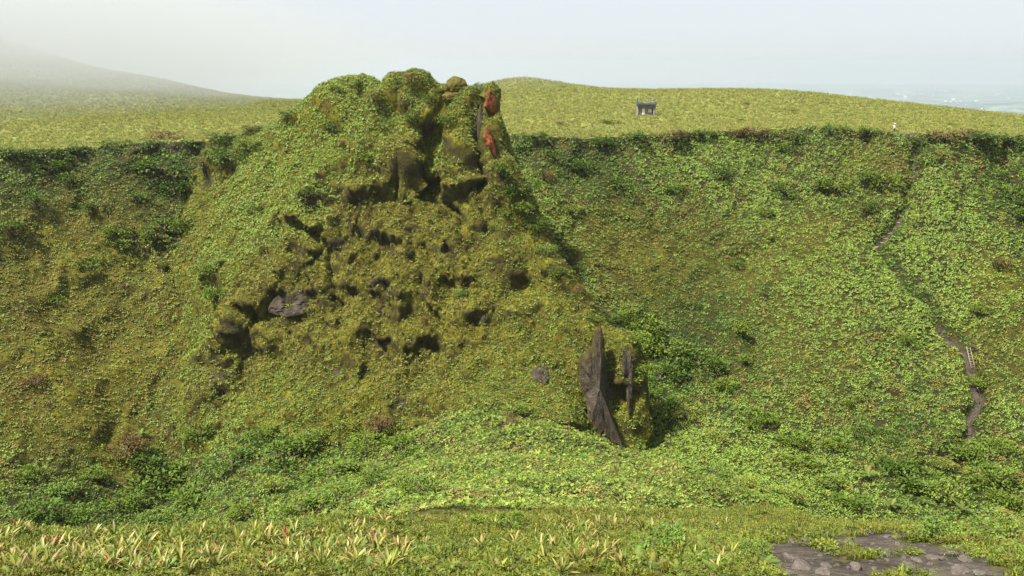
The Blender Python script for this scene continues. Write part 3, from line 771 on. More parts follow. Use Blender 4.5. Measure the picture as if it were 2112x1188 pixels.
# ------------------------------------------------------------------ rocks
def rock_mesh(name, seed, mat, cuts=9, sub=3, amp=.06, scale=(1, 1, 1), colour=None):
    r = random.Random(seed)
    bm = bmesh.new(); bmesh.ops.create_icosphere(bm, subdivisions=sub, radius=1.0)
    v = np.array([x.co[:] for x in bm.verts]); f = np.array([[q.index for q in p.verts] for p in bm.faces]); bm.free()
    for k in range(cuts):
        n = np.array([r.gauss(0, 1), r.gauss(0, 1), r.gauss(0, 1)]); n /= np.linalg.norm(n)
        dist = r.uniform(.45, .85); e = v @ n - dist
        v = v - np.outer(np.clip(e, 0, None), n)
    v = v + v * (amp * fbm(v * 2.3 + seed * 3.7, 3))[:, None] * 2
    me = mesh_np(name, v * np.array(scale), f, mat, smooth=False)
    if colour is not None: vcol(me, 'gcol', np.repeat(np.array(colour)[None], len(v), 0))
    return me
def rock_mat(name, a, b, c, moss=None, scale=1.6, bd=.2):
    t = NT(name)
    col_ = t.ramp(t.noise(scale, 7, .68), [(.28, a), (.5, b), (.72, c)])
    if moss:
        g = t.new('ShaderNodeNewGeometry'); sx = t.new('ShaderNodeSeparateXYZ'); t.l.new(g.outputs['Normal'], sx.inputs[0])
        ad = t.new('ShaderNodeMath', operation='ADD'); t.l.new(sx.outputs[2], ad.inputs[0])
        nn = t.new('ShaderNodeMath', operation='MULTIPLY_ADD'); nn.inputs[1].default_value = 1.1; nn.inputs[2].default_value = -.42
        t.l.new(t.noise(.9, 4, .6), nn.inputs[0]); t.l.new(nn.outputs[0], ad.inputs[1])
        m = t.ramp(ad.outputs[0], [(.25, (0, 0, 0)), (.45, (1, 1, 1))])
        mc = t.ramp(t.noise(4, 4, .6), [(.3, tuple(x * .55 for x in moss)), (.7, moss)])
        col_ = t.mix(col_, mc, m)
    return t.finish(col_, .9, .2, t.bump(t.noise(3.5, 7, .7), 1.0, bd))
M_ROCK = rock_mat('dark_rock', (.028, .021, .015), (.060, .048, .036), (.12, .105, .085), (.12, .10, .012))
M_ROCKG = rock_mat('weathered_rock', (.03, .022, .017), (.085, .066, .054), (.30, .28, .26), (.16, .13, .018), 1.1)
M_STONE = rock_mat('grey_stone', (.06, .05, .041), (.105, .088, .073), (.18, .157, .135), None, 2.5, .03)
M_MOSS = rock_mat('moss_cushion', (.040, .032, .008), (.088, .076, .011), (.135, .125, .016), None, 2.0)

def to_cam_basis(n):
    """x to the right along the face, y into it, z up"""
    n = Vector((n[0], n[1], n[2] * .5)).normalized()
    y = -n; x = Vector((0, 0, 1)).cross(y) * -1
    x.normalize(); z = x.cross(y)
    return Matrix((x, y, z)).transposed()
# orange faces on the fin
def slab(name, outline, turn, label, cols, rough=.3, sub=5, flat=None):
    ys = [h[0].y for h in (hit(px, py) for px, py in outline) if h[0] is not None and h[0].y < 134]
    Y = np.percentile(ys, 25) - .3 if flat is None else np.percentile(ys, 12) - flat
    hz_ = [hit(px, py)[0] for px, py in outline]
    O = np.array([at(px, py, (min(h.y if h is not None else Y, Y + 2.5) - .1) if flat is None else Y) for (px, py), h in zip(outline, hz_)])
    O = np.concatenate([O + (np.roll(O, -1, 0) - O) * (f / sub) for f in range(sub)], 1).reshape(-1, 3); n = len(O)
    c = O.mean(0); V, G = [], []
    rings = [(.02, -.45), (.15, -.45), (.3, -.43), (.45, -.40), (.6, -.36), (.74, -.30), (.86, -.22), (.95, -.10), (1.0, .05), (1.05, 1.2)]
    for k_, dy in rings:
        q = c + (O - c) * k_; q[:, 1] += dy + (q[:, 0] - c[0]) * turn
        v1_, z1_ = worley(q / np.array([.9, .9, 1.5])); q[:, 1] += (v1_ - .5) * rough * 2.0
        q += np.stack([fbm(q * 1.3 + 5, 2), fbm(q * 1.3 + 15, 2), fbm(q * 1.3 + 25, 2)], 1) * rough * (.3 + k_); V.append(q)
        st_ = fbm(q * np.array([1.6, 1.6, .35]) + 8, 3); sp_ = fbm(q * 2.2 + 18, 2)
        e = np.clip((k_ - .72) * 2.4 + 1.1 * sp_, 0, 1)[:, None]; g = np.clip(.5 + 1.3 * st_, 0, 1)[:, None]
        G.append((np.array([cols[0]]) * (1 - g) + np.array([cols[1]]) * g) * (1 - e) + np.array([cols[2]]) * e)
    f = [(r * n + i, r * n + (i + 1) % n, (r + 1) * n + (i + 1) % n, (r + 1) * n + i) for r in range(len(rings) - 1) for i in range(n)]
    me = mesh_np(name, np.concatenate(V), np.array(f), M_GROUND, False); vcol(me, 'gcol', np.concatenate(G))
    o = link(name, me, T_OUT); o['label'] = label
ORA = ((.36, .115, .036), (.22, .07, .028), (.07, .048, .022))
GRY = ((.026, .019, .013), (.085, .070, .054), (.060, .048, .014))
slab('pillar_face', [(1197, 748), (1206, 736), (1222, 722), (1231, 690), (1239, 680), (1246, 700), (1250, 765), (1258, 805), (1258, 850), (1276, 892), (1288, 930), (1262, 915), (1233, 894), (1217, 868), (1205, 812), (1194, 785)], .15, 'tall bare dark rock face at the right foot of the outcrop', GRY, .17, 6)
slab('pillar_face', [(1284, 720), (1293, 712), (1301, 722), (1306, 780), (1304, 850), (1297, 862), (1291, 805), (1281, 760)], .4, 'narrow bare rock face on the right edge of the pillar', GRY, .25, 5)
slab('rock_face', [(1092, 760), (1110, 750), (1130, 757), (1136, 780), (1122, 792), (1100, 786)], .1, 'small bare rock face left of the pillar', GRY, .22, 5)
slab('rock_face', [(548, 645), (566, 612), (590, 603), (628, 606), (638, 628), (630, 648), (590, 655)], .0, 'dark slab of bare rock on the left of the mossy face', ((.040, .032, .024), (.085, .068, .052), (.055, .046, .018)), .2, 5)
slab('orange_rock_face', [(1008, 187), (1015, 189), (1022, 203), (1027, 222), (1024, 232), (1016, 236), (1006, 229), (998, 219), (1001, 203)], .5, 'upper bare orange-red rock face at the right edge of the summit', ORA, .16, 5, .25)
slab('orange_rock_face', [(1004, 262), (1011, 266), (1016, 284), (1021, 304), (1028, 332), (1020, 326), (1013, 310), (1004, 298), (996, 282)], .5, 'lower slanting sliver of bare orange-red rock below the summit', ORA, .14, 5, .25)
# fin behind the orange faces, knob and crest blocks
for i, (px, py, w, h, Y, nm, mt) in enumerate([(1000, 268, 34, 100, 126.2, 'buttress', M_ROCK), (941, 179, 40, 36, 129.2, 'pinnacle', M_MOSS), (938, 200, 46, 26, 129.2, 'pinnacle_base', M_MOSS), (1005, 196, 34, 26, 126.3, 'fin_cap', M_MOSS)]):
    s = Y / F_PX
    o = link(nm, rock_mesh(nm, 351 + i, mt, 0 if nm.startswith('pinn') else 7, 4, .10), T_OUT)
    if nm == 'pinnacle': o['label'] = 'round mossy rock knob on the skyline of the outcrop'
    o.matrix_world = Matrix.Translation(Vector(at(px, py, Y))) @ Matrix.Diagonal((w * s * .55, min(w, 44) * s * .5, h * s * .55, 1))

# ------------------------------------------------------------------ footpath with log steps
M_DIRT = rock_mat('path_dirt', (.032, .024, .017), (.060, .046, .034), (.11, .088, .068), None, 2.2)
def ribbon(name, line, width, label):
    pts = []; rw = np.random.default_rng(4)
    for i, p in enumerate(line):
        t = line[min(i + 1, len(line) - 1)] - line[max(i - 1, 0)]
        sd = np.array([t[1], -t[0], 0.]); sd = sd / (np.linalg.norm(sd) + 1e-6)
        if abs(t[1]) > 3 * abs(t[0]): sd = np.array([1., 0, 0])
        wd = width * (.8 + .5 * rw.random())
        for k in (-.5, -.17, .17, .5):
            q = p + sd * wd * k
            h, nn = drop(q[0], q[1])
            pts.append((q[0], q[1], h.z + .05 + .03 * rw.random()))
    n = len(line)
    f = [(i * 4 + k, i * 4 + k + 1, i * 4 + k + 5, i * 4 + k + 4) for i in range(n - 1) for k in range(3)]
    return tag(link(name, mesh_np(name, np.array(pts), np.array(f), M_DIRT)), label, 'path', kind='structure')
PW = ribbon('footpath', PATH_S[_cut[0]:_cut[1]], .40, 'upper brown footpath in a notch just below the rim on the right')
ribbon('footpath', PATH_S[_cut[2]:_cut[3]], .45, 'short bare stretch of footpath around the ladder')
ribbon('footpath', PATH_S[_cut[3]:_cut[4]], .52, 'thin lower footpath winding down from the ladder')
for (x0, x1, py, lab) in ((1172, 1245, 276, 'short pale dirt path on the rim left of the hut'), (1846, 1895, 277, 'pinkish dirt landing at the top of the wall path')):
    L = np.array([hit(px, py)[0][:] for px in np.linspace(x0, x1, 24)])
    ribbon('rim_path', L, 2.0, lab)
M_WOOD = NT('weathered_wood')
M_WOOD = M_WOOD.finish(M_WOOD.ramp(M_WOOD.noise(6, 5, .6), [(.3, (.16, .125, .085)), (.7, (.40, .345, .25))]), .8, .2)
st = MB(); st.tube([(-.4, 0, 0), (0, .02, .01), (.4, 0, 0)], [.07, .075, .07], 8)
STEP = st.mesh('step', M_WOOD, True)
for i in range(8, _cut[1], 3):
    h, nn = drop(PATH_S[i][0], PATH_S[i][1])
    o = link('step', STEP, PW, h + Vector((0, 0, .08))); o.rotation_euler = (0, random.uniform(-.08, .08), random.uniform(-.25, .25))

for i, (px, py, w, h) in enumerate([(1990, 704, 34, 11), (2014, 720, 44, 11), (2030, 736, 22, 12), (2004, 764, 26, 10)]):
    p, n = hit(px, py); s = p.y / F_PX
    o = link('earth_bank', rock_mesh('earth_bank', 450 + i, M_DIRT, 20, 3, .12), T_WALL)
    o.matrix_world = Matrix.Translation(p + Vector(n) * -.1) @ to_cam_basis(n).to_4x4() @ Matrix.Rotation(.45, 4, 'Y') @ Matrix.Diagonal((w * s * .55, .4, h * s * .55, 1))
# ------------------------------------------------------------------ ladder
pt, _ = hit(1991, 717); pb, _ = hit(2003, 757)
pt = pt + Vector((0, -.75, .35)); pb = pb + Vector((0, -.6, .0))
lad = tag(link('ladder', None, None, pb), 'wooden ladder laid against the dirt bank on the wall path', 'ladder')
ax = (pt - pb); Ll = ax.length; ax.normalize()
sx = Vector((1, 0, 0)); sx = (sx - ax * sx.dot(ax)).normalized()
ny = ax.cross(sx)
for sd in (-1, 1):
    m = MB(); a = sx * .24 * sd; m.tube([a, a + ax * Ll * .5, a + ax * Ll], [.05, .048, .045], 8)
    link('rail', m.mesh('rail', M_WOOD, True), lad)
for k in range(8):
    m = MB(); c = ax * (Ll * (k + .6) / 8.2); m.tube([c - sx * .27, c, c + sx * .27], [.032, .036, .032], 8)
    link('rung', m.mesh('rung', M_WOOD, True), lad)

# ------------------------------------------------------------------ hut
def plain(name, a, b, scale=3, rough=.8, c=None):
    t = NT(name); return t.finish(t.ramp(t.noise(scale, 6, .65), [(.3, a), (.7, b)] + ([(.85, c)] if c else [])), rough, .3, t.bump(t.noise(scale * 3, 5, .6), .5, .05))
M_CONC = plain('stained_concrete', (.16, .14, .14), (.36, .32, .31))
M_ROOFC = plain('dark_roof_slab', (.05, .05, .052), (.15, .145, .145))
M_MOSSC = plain('mossy_concrete', (.07, .075, .045), (.19, .18, .13))
M_BROWN = plain('brown_plaster', (.17, .12, .115), (.30, .225, .21))
M_WHITE = plain('white_paint', (.66, .64, .62), (.82, .80, .79))
M_PANE = plain('pale_shutter', (.42, .47, .43), (.58, .62, .58))
M_BLACK = plain('dark_opening', (.02, .018, .018), (.05, .045, .045))
M_GALV = plain('galvanised_metal', (.5, .5, .52), (.72, .72, .75), 3, .4)
hp, _ = hit(1333, 239)
hut = tag(link('hut', None, None, (hp.x, hp.y, hp.z - .15)), 'small weathered concrete hut with flat dark roof on the plateau', 'hut')
hut.rotation_euler = (0, 0, math.radians(-4))
W2, DP = 2.15, 3.6
def hbox(name, a, b, mat, parent=None):
    m = MB(); m.box(a, b); me = m.mesh(name, mat)
    o = link(name, me, parent or hut)
    bv = o.modifiers.new('edge', 'BEVEL'); bv.width = .02; bv.segments = 1
    return o
hbox('left_wall', (-W2, .02, -.6), (-W2 + .25, DP, 2.75), M_CONC)
hbox('right_wall', (W2 - .25, .02, -.6), (W2, DP, 2.75), M_CONC)
hbox('back_wall', (-W2 + .25, DP - .25, -.6), (W2 - .25, DP - .02, 2.75), M_CONC)
hbox('front_wall', (-W2 + .25, .30, -.6), (W2 - .5, .50, 1.9), M_BROWN)
hbox('pier', (W2 - .55, -.03, -.6), (W2 - .2, .35, 1.88), M_CONC)
hbox('lintel', (-W2 - .004, -.08, 1.9), (W2 + .004, .45, 2.80), M_MOSSC)
roof = hbox('roof', (-W2 - .25, -.45, 2.82), (W2 + .25, DP + .25, 3.22), M_ROOFC)
hbox('parapet', (-W2 - .22, -.40, 3.225), (-W2 + .15, DP, 3.55), M_ROOFC, roof)
hbox('parapet', (W2 - .3, -.40, 3.225), (W2 + .22, DP, 3.50), M_ROOFC, roof)
d_ = hbox('door', (-1.05, .20, -.1), (-.38, .29, 1.86), M_WHITE)
hbox('handle', (-.47, .15, .85), (-.42, .195, .98), M_BLACK, d_)
w_ = hbox('window', (.45, .22, .92), (1.22, .29, 1.76), M_PANE)
hbox('frame', (.38, .20, .84), (1.30, .215, .915), M_BLACK, w_)
hbox('opening', (1.28, .26, -.1), (1.52, .297, 1.86), M_BLACK)
hbox('bench_rail', (.3, .10, .55), (1.3, .19, .66), M_BLACK)
for a, b, rz, ry in (((-1.75, -.2, 0), (-.45, .75, .04), .1, .22), ((.35, -.2, 0), (1.5, .6, .04), -.1, .03)):
    o = hbox('roof_sheet', a, b, M_WHITE); o.location = (0, 0, 3.42 + (0 if ry < .1 else -.32)); o.rotation_euler = (-.22, ry, 0)
hbox('chimney', (-W2 - .18, .2, 3.56), (-W2 + .12, .5, 4.35), M_ROOFC)
for x, z1 in ((-W2 + .02, 6.2), (-W2 + .3, 5.7), (1.25, 4.9), (1.42, 4.7)):
    m = MB(); m.tube([(x, .8, 3.2), (x, .8, z1)], [.016, .010], 6); link('mast', m.mesh('mast', M_GALV), hut)

# ------------------------------------------------------------------ person on the rim
M_SKIN = plain('skin', (.42, .27, .19), (.48, .31, .22), 8)
M_SHIRT = plain('white_shirt', (.72, .72, .76), (.82, .82, .85), 8)
M_TROUS = plain('grey_trousers', (.09, .085, .085), (.14, .13, .125), 8)
M_HAT = plain('pale_hat', (.62, .56, .46), (.74, .68, .58), 8)
def skin_body(name, pts, edges, radii, mat, parent, root=0):
    me = bpy.data.meshes.new(name); me.from_pydata(pts, edges, []); me.materials.append(mat)
    o = link(name, me, parent)
    sk = o.modifiers.new('skin', 'SKIN'); sk.use_smooth_shade = True
    for v, r in zip(me.skin_vertices[0].data, radii): v.radius = (r, r) if not isinstance(r, tuple) else r
    me.skin_vertices[0].data[root].use_root = True
    o.modifiers.new('sub', 'SUBSURF').levels = 1; o.modifiers['sub'].render_levels = 2
    return o
pp, _ = hit(1845, 277)
person = tag(link('person', None, None, pp + Vector((0, .3, -.02))), 'person in white top and pale hat walking on the rim path', 'person')
person.rotation_euler = (0, 0, math.radians(200))
J = [(0, 0, .95), (0, 0, 1.15), (0, 0, 1.38), (0, 0, 1.50), (0, .02, 1.60), (0, .03, 1.70),
     (.10, 0, .88), (.11, .06, .48), (.11, -.08, .08), (.11, .08, .04), (-.10, 0, .88), (-.11, -.10, .50), (-.11, -.24, .12), (-.11, -.10, .05),
     (.19, 0, 1.41), (.25, -.06, 1.14), (.24, .10, .93), (.24, .17, .86), (-.19, 0, 1.41), (-.25, .05, 1.14), (-.23, .20, .95), (-.23, .27, .89)]
E = [(0, 1), (1, 2), (2, 3), (3, 4), (4, 5), (0, 6), (6, 7), (7, 8), (8, 9), (0, 10), (10, 11), (11, 12), (12, 13), (2, 14), (14, 15), (15, 16), (16, 17), (2, 18), (18, 19), (19, 20), (20, 21)]
Rr = [.13, .12, .13, .055, .085, .075, .09, .06, .045, .04, .09, .06, .045, .04, .06, .045, .035, .03, .06, .045, .035, .03]
body = skin_body('body', J, E, Rr, M_SKIN, person)
skin_body('shirt', [J[0], J[1], J[2], J[14], (.235, -.04, 1.20), J[18], (-.235, .035, 1.20)], [(0, 1), (1, 2), (2, 3), (3, 4), (2, 5), (5, 6)], [.155, .145, .15, .085, .068, .085, .068], M_SHIRT, person)
skin_body('trousers', [(0, 0, .93), J[6], J[7], (.11, -.07, .12), J[10], J[11], (-.11, -.22, .16)], [(0, 1), (1, 2), (2, 3), (0, 4), (4, 5), (5, 6)], [.145, .105, .08, .065, .105, .08, .065], M_TROUS, person)
m = MB(); m.tube([(0, .03, 1.70), (0, .03, 1.715), (0, .03, 1.72), (0, .03, 1.80), (0, .03, 1.83)], [.17, .175, .11, .10, .05], 14)
link('hat', m.mesh('hat', M_HAT, True), person)

# ------------------------------------------------------------------ stones on the clearing
STONES = [rock_mesh('stone', 500 + i, M_STONE, 8, 2, .06) for i in range(8)]
rs = random.Random(12)
n_st = 0
while n_st < 140:
    px, py = rs.uniform(1585, 2060), rs.uniform(1095, 1187)
    p, n = hit(px, py)
    if p is None or poly_out(np.array([p.x]), np.array([p.y]), CLEAR)[0] > .1: continue
    big_ = rs.random()
    r = .02 + .07 * big_ ** 3 + (.06 if big_ > .93 else 0)
    o = link('stone', STONES[n_st % 8], T_CLEAR, p + Vector((0, 0, r * .15)))
    o.scale = (r * rs.uniform(.8, 1.5), r * rs.uniform(.8, 1.3), r * rs.uniform(.5, .85)); o.rotation_euler = (rs.uniform(-.4, .4), rs.uniform(-.4, .4), rs.uniform(0, 6.28))
    n_st += 1
BOULD = [(1655, 1172, .5, 'pale flat boulder at the left front of the dirt clearing'), (1660, 1115, .2, 'small upright boulder near the left end of the clearing'), (1800, 1100, .26, 'grey boulder on the far edge of the dirt clearing'), (1830, 1108, .2, 'boulder beside the largest one on the far edge of the clearing'), (1925, 1152, .3, 'angular boulder at the right side of the dirt clearing'), (1980, 1182, .34, 'dark boulder at the right front corner of the clearing'), (1765, 1172, .28, 'low boulder at the front middle of the clearing'), (1700, 1184, .3, 'boulder cut by the bottom edge in front of the clearing'), (2020, 1186, .3, 'rightmost boulder below the dirt clearing'), (1745, 1098, .22, 'small grey boulder at the top edge of the clearing')]
for i, (px, py, r, lab) in enumerate(BOULD):
    p, n = hit(px, py)
    o = tag(link('boulder', rock_mesh('boulder', 600 + i, M_STONE, 14, 4, .05), None, p + Vector((0, 0, r * .05))), lab, 'boulder')
    r *= .62
    o.scale = (r * rs.uniform(.9, 1.4), r * rs.uniform(.7, 1), r * rs.uniform(.5, .75)); o.rotation_euler = (0, 0, rs.uniform(0, 6.28))

# ------------------------------------------------------------------ shrubs
M_STEM = plain('bark', (.06, .045, .03), (.12, .09, .06), 6)
def shrub_foliage(name, seed, mat, n=620, leaf=.10, flat=.62):
    """unit-radius crown of single leaves on a lumpy outline"""
    r = random.Random(seed); blobs = [((0, 0, .30), .62)]
    for k in range(9):
        a = r.uniform(0, 6.28); q = r.uniform(.35, .72)
        blobs.append(((q * math.cos(a), q * math.sin(a), r.uniform(.1, .62) * flat + .08), r.uniform(.24, .40)))
    V, Fc, S = [], [], []; nv = 0
    for k in range(n):
        c, br = blobs[r.randrange(len(blobs))]
        dvec = Vector((r.gauss(0, 1), r.gauss(0, 1), r.gauss(.35, 1))).normalized()
        p = Vector(c) + Vector((dvec.x, dvec.y, dvec.z * flat)) * br * (r.random() ** .35)
        v, f = leaf_shape(leaf * r.uniform(.7, 1.4), leaf * .62 * r.uniform(.7, 1.3), r.uniform(0, .4))
        R = np.array((dvec + Vector((r.uniform(-.7, .7), r.uniform(-.7, .7), .1))).to_track_quat('X', 'Z').to_matrix())
        V.append(v @ R.T + np.array(p)); Fc.append(f + nv); S.append(np.repeat(np.array(shade(r, .55, 1.5))[None], len(v), 0)); nv += len(v)
    me = mesh_np(name, np.concatenate(V), np.concatenate(Fc), mat, smooth=False); vcol(me, 'shade', np.concatenate(S)); return me
def shrub_stem(seed):
    r = random.Random(seed); m = MB(); m.tube([(0, 0, -.35), (.02, 0, .05), (.05, .02, .3)], [.06, .05, .03], 6)
    for k in range(5):
        a = r.uniform(0, 6.28); m.tube([(0, 0, 0), (.2 * math.cos(a), .2 * math.sin(a), .2), (.5 * math.cos(a), .5 * math.sin(a), .38)], [.035, .025, .008], 5)
    return m.mesh('stem', M_STEM, True)
M_SH_DARK = leaf_mat('dark_shrub_leaf', .5, .18, 'OBJ', [(0, (.060, .105, .011)), (.5, (.085, .135, .013)), (1, (.115, .16, .015))])
M_SH_LIGHT = leaf_mat('light_shrub_leaf', .45, .22, 'OBJ', [(0, (.10, .17, .026)), (.5, (.13, .19, .028)), (1, (.17, .20, .03))])
M_SH_BROWN = leaf_mat('brown_shrub_leaf', .6, .15, 'OBJ', [(0, (.085, .075, .02)), (.5, (.12, .085, .024)), (1, (.10, .055, .022))])
SHR = {'d': [shrub_foliage('foliage', 700 + i, M_SH_DARK, 620, .115) for i in range(4)], 'l': [shrub_foliage('foliage', 720 + i, M_SH_LIGHT, 620, .10) for i in range(3)], 'b': [shrub_foliage('foliage', 740 + i, M_SH_BROWN, 560, .10) for i in range(2)]}
STM = [shrub_stem(760 + i) for i in range(3)]
SHRUBS = {
 ('dark green shrub on the crater wall left of the outcrop', 'shrubs on the left crater wall'):
  'd60,410,50 d150,375,50 d330,355,90 d360,392,60 d480,332,70 d520,302,50 d100,350,50 d270,500,70 d240,480,50 d190,550,50 d340,470,60 d110,620,40 d430,560,50 d450,612,50 b260,930,70 b70,795,50 b150,690,40 d200,430,40 d20,470,45 b420,340,40 d290,410,40',
 ('dense green bush in the ravine left of the spur', 'bushes in the left ravine'):
  'd80,1062,90 d180,1082,80 d330,1000,110 d400,1040,100 d300,960,80 d600,950,110 d680,982,90 l560,1012,80 d760,932,80 d840,932,70 d860,1022,80 d480,960,80 l700,1030,80 d250,1050,80 l130,1012,70 d420,892,60 d540,900,60 l640,905,60 d60,985,60 d190,985,60 d520,1065,70 l330,1075,70 d620,1055,70 d780,1000,60',
 ('small shrub growing on the mossy rock outcrop', 'shrubs on the outcrop'):
  'd815,172,26 b850,167,34 d880,172,24 d905,190,24 l735,175,26 d690,184,24 d980,190,26 b925,205,24 d1066,400,50 d1100,470,50 l1128,520,40 d1150,560,36 b1190,600,30 d1225,660,30 l1040,440,30 d520,432,26 d642,400,32 d760,332,50 d690,262,36 b700,300,24 d852,250,34 l800,262,40 d1040,350,46 d1075,386,56 d1092,430,60 d1112,462,50 d990,184,30 d925,250,40 d980,240,34 b770,205,34 l950,610,30 b880,660,30 d1010,470,26 l720,880,44 b780,880,60 l1060,850,50 b1050,870,36 d890,205,26 b835,215,26 l985,212,30',
 ('rounded dark green bush on the slope right of the rock pillar', 'bushes right of the pillar'):
  'd1330,682,70 d1372,722,80 d1302,672,50 d1440,752,70 d1362,782,70 d1340,842,60 d1312,702,50 d1322,762,50 d1402,832,46 d1345,815,50 l1300,640,40 d1390,760,50 d1345,722,50 l1420,860,50 d1275,655,36',
 ('dark green shrub on the crater wall right of the outcrop', 'shrubs on the right crater wall'):
  'd1282,385,50 d1490,360,40 d1632,312,40 d1722,385,60 d1622,400,50 d1580,442,30 d1782,370,40 d1832,382,60 d1790,430,40 d1532,682,50 d1542,742,40 d1562,870,60 d1500,802,50 d1632,912,60 d1652,962,60 d1722,922,50 d1200,345,50 d1150,330,40 l1240,300,40 d1390,390,36 d2092,410,60 d2102,446,50 b2062,545,44 d1520,545,40 d1180,440,40 b1120,370,40 d2020,640,40 d2050,365,40 l1480,905,50 d1760,830,40 d1870,700,36',
 ('bush clinging to the edge of the crater rim', 'bushes along the rim'):
  'd1642,278,50 d1792,272,46 d1902,292,50 b1955,288,70 d2040,284,70 d2092,290,56 b342,288,70 d30,317,60 d85,318,60 d452,286,50 b1382,282,56 d1450,278,50 d1302,284,56 b520,268,40 d160,306,50 d230,300,50 b1560,276,50 d1715,270,46 b1990,280,60 d1240,288,46 d1110,280,40 b1520,274,40 d600,236,36',
 ('low shrub standing on the open plateau', 'shrubs on the plateau'):
  'd1262,256,56 b1162,259,40 d1065,232,30 d572,223,30 d1240,236,26 d1672,246,22 d1545,216,28 b1640,232,30 d1160,182,26 d1135,190,20 d1450,240,24 d1700,215,22 d1845,250,22 d1960,258,26 d1900,262,28 d150,297,34 d1530,250,28 d1360,232,18 d1306,236,16 d1750,240,22 d2040,262,24',
 ('leafy bush near the foot of the wall path', 'bushes at the foot of the right wall'):
  'd1902,1002,100 l1962,1032,90 d1852,965,60 d2040,992,90 d1782,902,50 l1702,1002,60 d2022,792,46 d1992,932,60 l1620,1022,60 d1760,1040,60 d2090,1040,80 l1540,1010,60 d2070,930,60 l1940,960,50 d1830,905,46 l1480,985,60',
 ('low yellow-green shrub on the near ridge', 'shrubs on the near ridge'):
  'l1945,1112,110 l2062,1118,120 l2095,1165,110 l1995,1150,70 l1440,1168,70 l1460,1120,50 d960,1090,70 d1050,1095,80 l620,1100,60 b700,1125,40 l1560,1150,70 l1520,1178,60 d1080,1150,50 b1240,1160,40 d450,1170,50 l860,1150,60 d250,1165,50 l2085,1105,80 l1900,1112,60',
}
def place_shrub(kind, px, py, w, label, group, name='shrub', squash=1.0):
    p, n = hit(px, py)
    if p is None: return
    r = w * p.y / F_PX * .78
    o = tag(link(name, None, None, p - Vector((0, 0, r * .12)) + Vector(n) * r * .1), label, 'shrub', group)
    fo = link('foliage', random.choice(SHR[kind]), o); link('stem', random.choice(STM), o)
    o.scale = (r * random.uniform(.9, 1.15), r * random.uniform(.85, 1.1), r * random.uniform(.75, 1.0) * squash)
    o.rotation_euler = (0, 0, random.uniform(0, 6.28))
for (lab, grp), txt in SHRUBS.items():
    for tkn in txt.split():
        px, py, w = tkn[1:].split(',')
        place_shrub(tkn[0], float(px), float(py), float(w) * (.62 if 'plateau' in grp else 1), lab, grp, 'shrub', .65 if 'rim' in grp else (.7 if 'plateau' in grp else 1.0))
SHR['g'] = [shrub_foliage('foliage', 790, M_SH_LIGHT, 900, .11, .8)]
place_shrub('g', 1345, 1142, 105, 'glossy round-leaved bush beside the bromeliads on the near ridge', None)

# ------------------------------------------------------------------ ferns and bromeliads
def strap(name, seed, L, W, cols, mat, arch):
    """one arching channelled leaf along +X, rising"""
    r = random.Random(seed); n = 7; v, c = [], []
    for i in range(n + 1):
        u = i / n; x = L * (u * .95); z = L * (.55 * u - arch * u * u)
        w = W * (.75 + .5 * u) * (1 - u ** 4) * .5 + .002
        for k in (-1, 0, 1):
            v.append((x, k * w, z + abs(k) * w * .45)); c.append(np.array(cols[0]) * (1 - u) + np.array(cols[1]) * u)
    f = [(i * 3 + k, i * 3 + k + 1, i * 3 + k + 4, i * 3 + k + 3) for i in range(n) for k in (0, 1)]
    me = mesh_np(name, np.array(v), np.array(f), mat); vcol(me, 'shade', np.array(c)); return me
def shade_mat(name, rough, trans):
    t = NT(name); oi = t.new('ShaderNodeObjectInfo')
    v = t.ramp(oi.outputs['Random'], [(0, (.75, .75, .75)), (1, (1.25, 1.25, 1.2))])
    return t.finish(t.mix(t.attr('shade'), v, 1.0, 'MULTIPLY'), rough, .25, None, trans)
M_STRAP = shade_mat('bromeliad_leaf', .38, .2)
M_FROND = shade_mat('fern_frond', .5, .25)
GRN, YEL, CRM, PNK = (.095, .16, .02), (.19, .225, .026), (.36, .29, .10), (.33, .16, .08)
STRAPS = [strap('leaf', 800 + i, L, W, cs, M_STRAP, a) for i, (L, W, cs, a) in enumerate([(.50, .060, (GRN, YEL), .30), (.46, .065, (GRN, GRN), .45), (.54, .055, (GRN, CRM), .22), (.44, .06, (YEL, CRM), .35), (.50, .06, (GRN, PNK), .15), (.40, .055, (CRM, PNK), .62), (.48, .06, (YEL, YEL), .10)])]
M_FLOWER = plain('red_bract', (.24, .05, .025), (.36, .11, .04), 20)
M_STALK = plain('pale_stalk', (.40, .34, .14), (.52, .44, .2), 12)
def spike_mesh():
    m = MB()
    for k in range(16):
        a = k * 2.4; z = .22 + k * .014; rr = .045 * (1 - k / 20)
        m.tube([(0, 0, z), (rr * math.cos(a), rr * math.sin(a), z + .02), (rr * 1.5 * math.cos(a), rr * 1.5 * math.sin(a), z + .05)], [.008, .016, .003], 5)
    m.tube([(0, 0, 0), (0, 0, .25), (0, 0, .46)], [.012, .011, .01], 6); return m.mesh('flower_spike', M_FLOWER, True)
SPIKE = spike_mesh()
rb = random.Random(21)
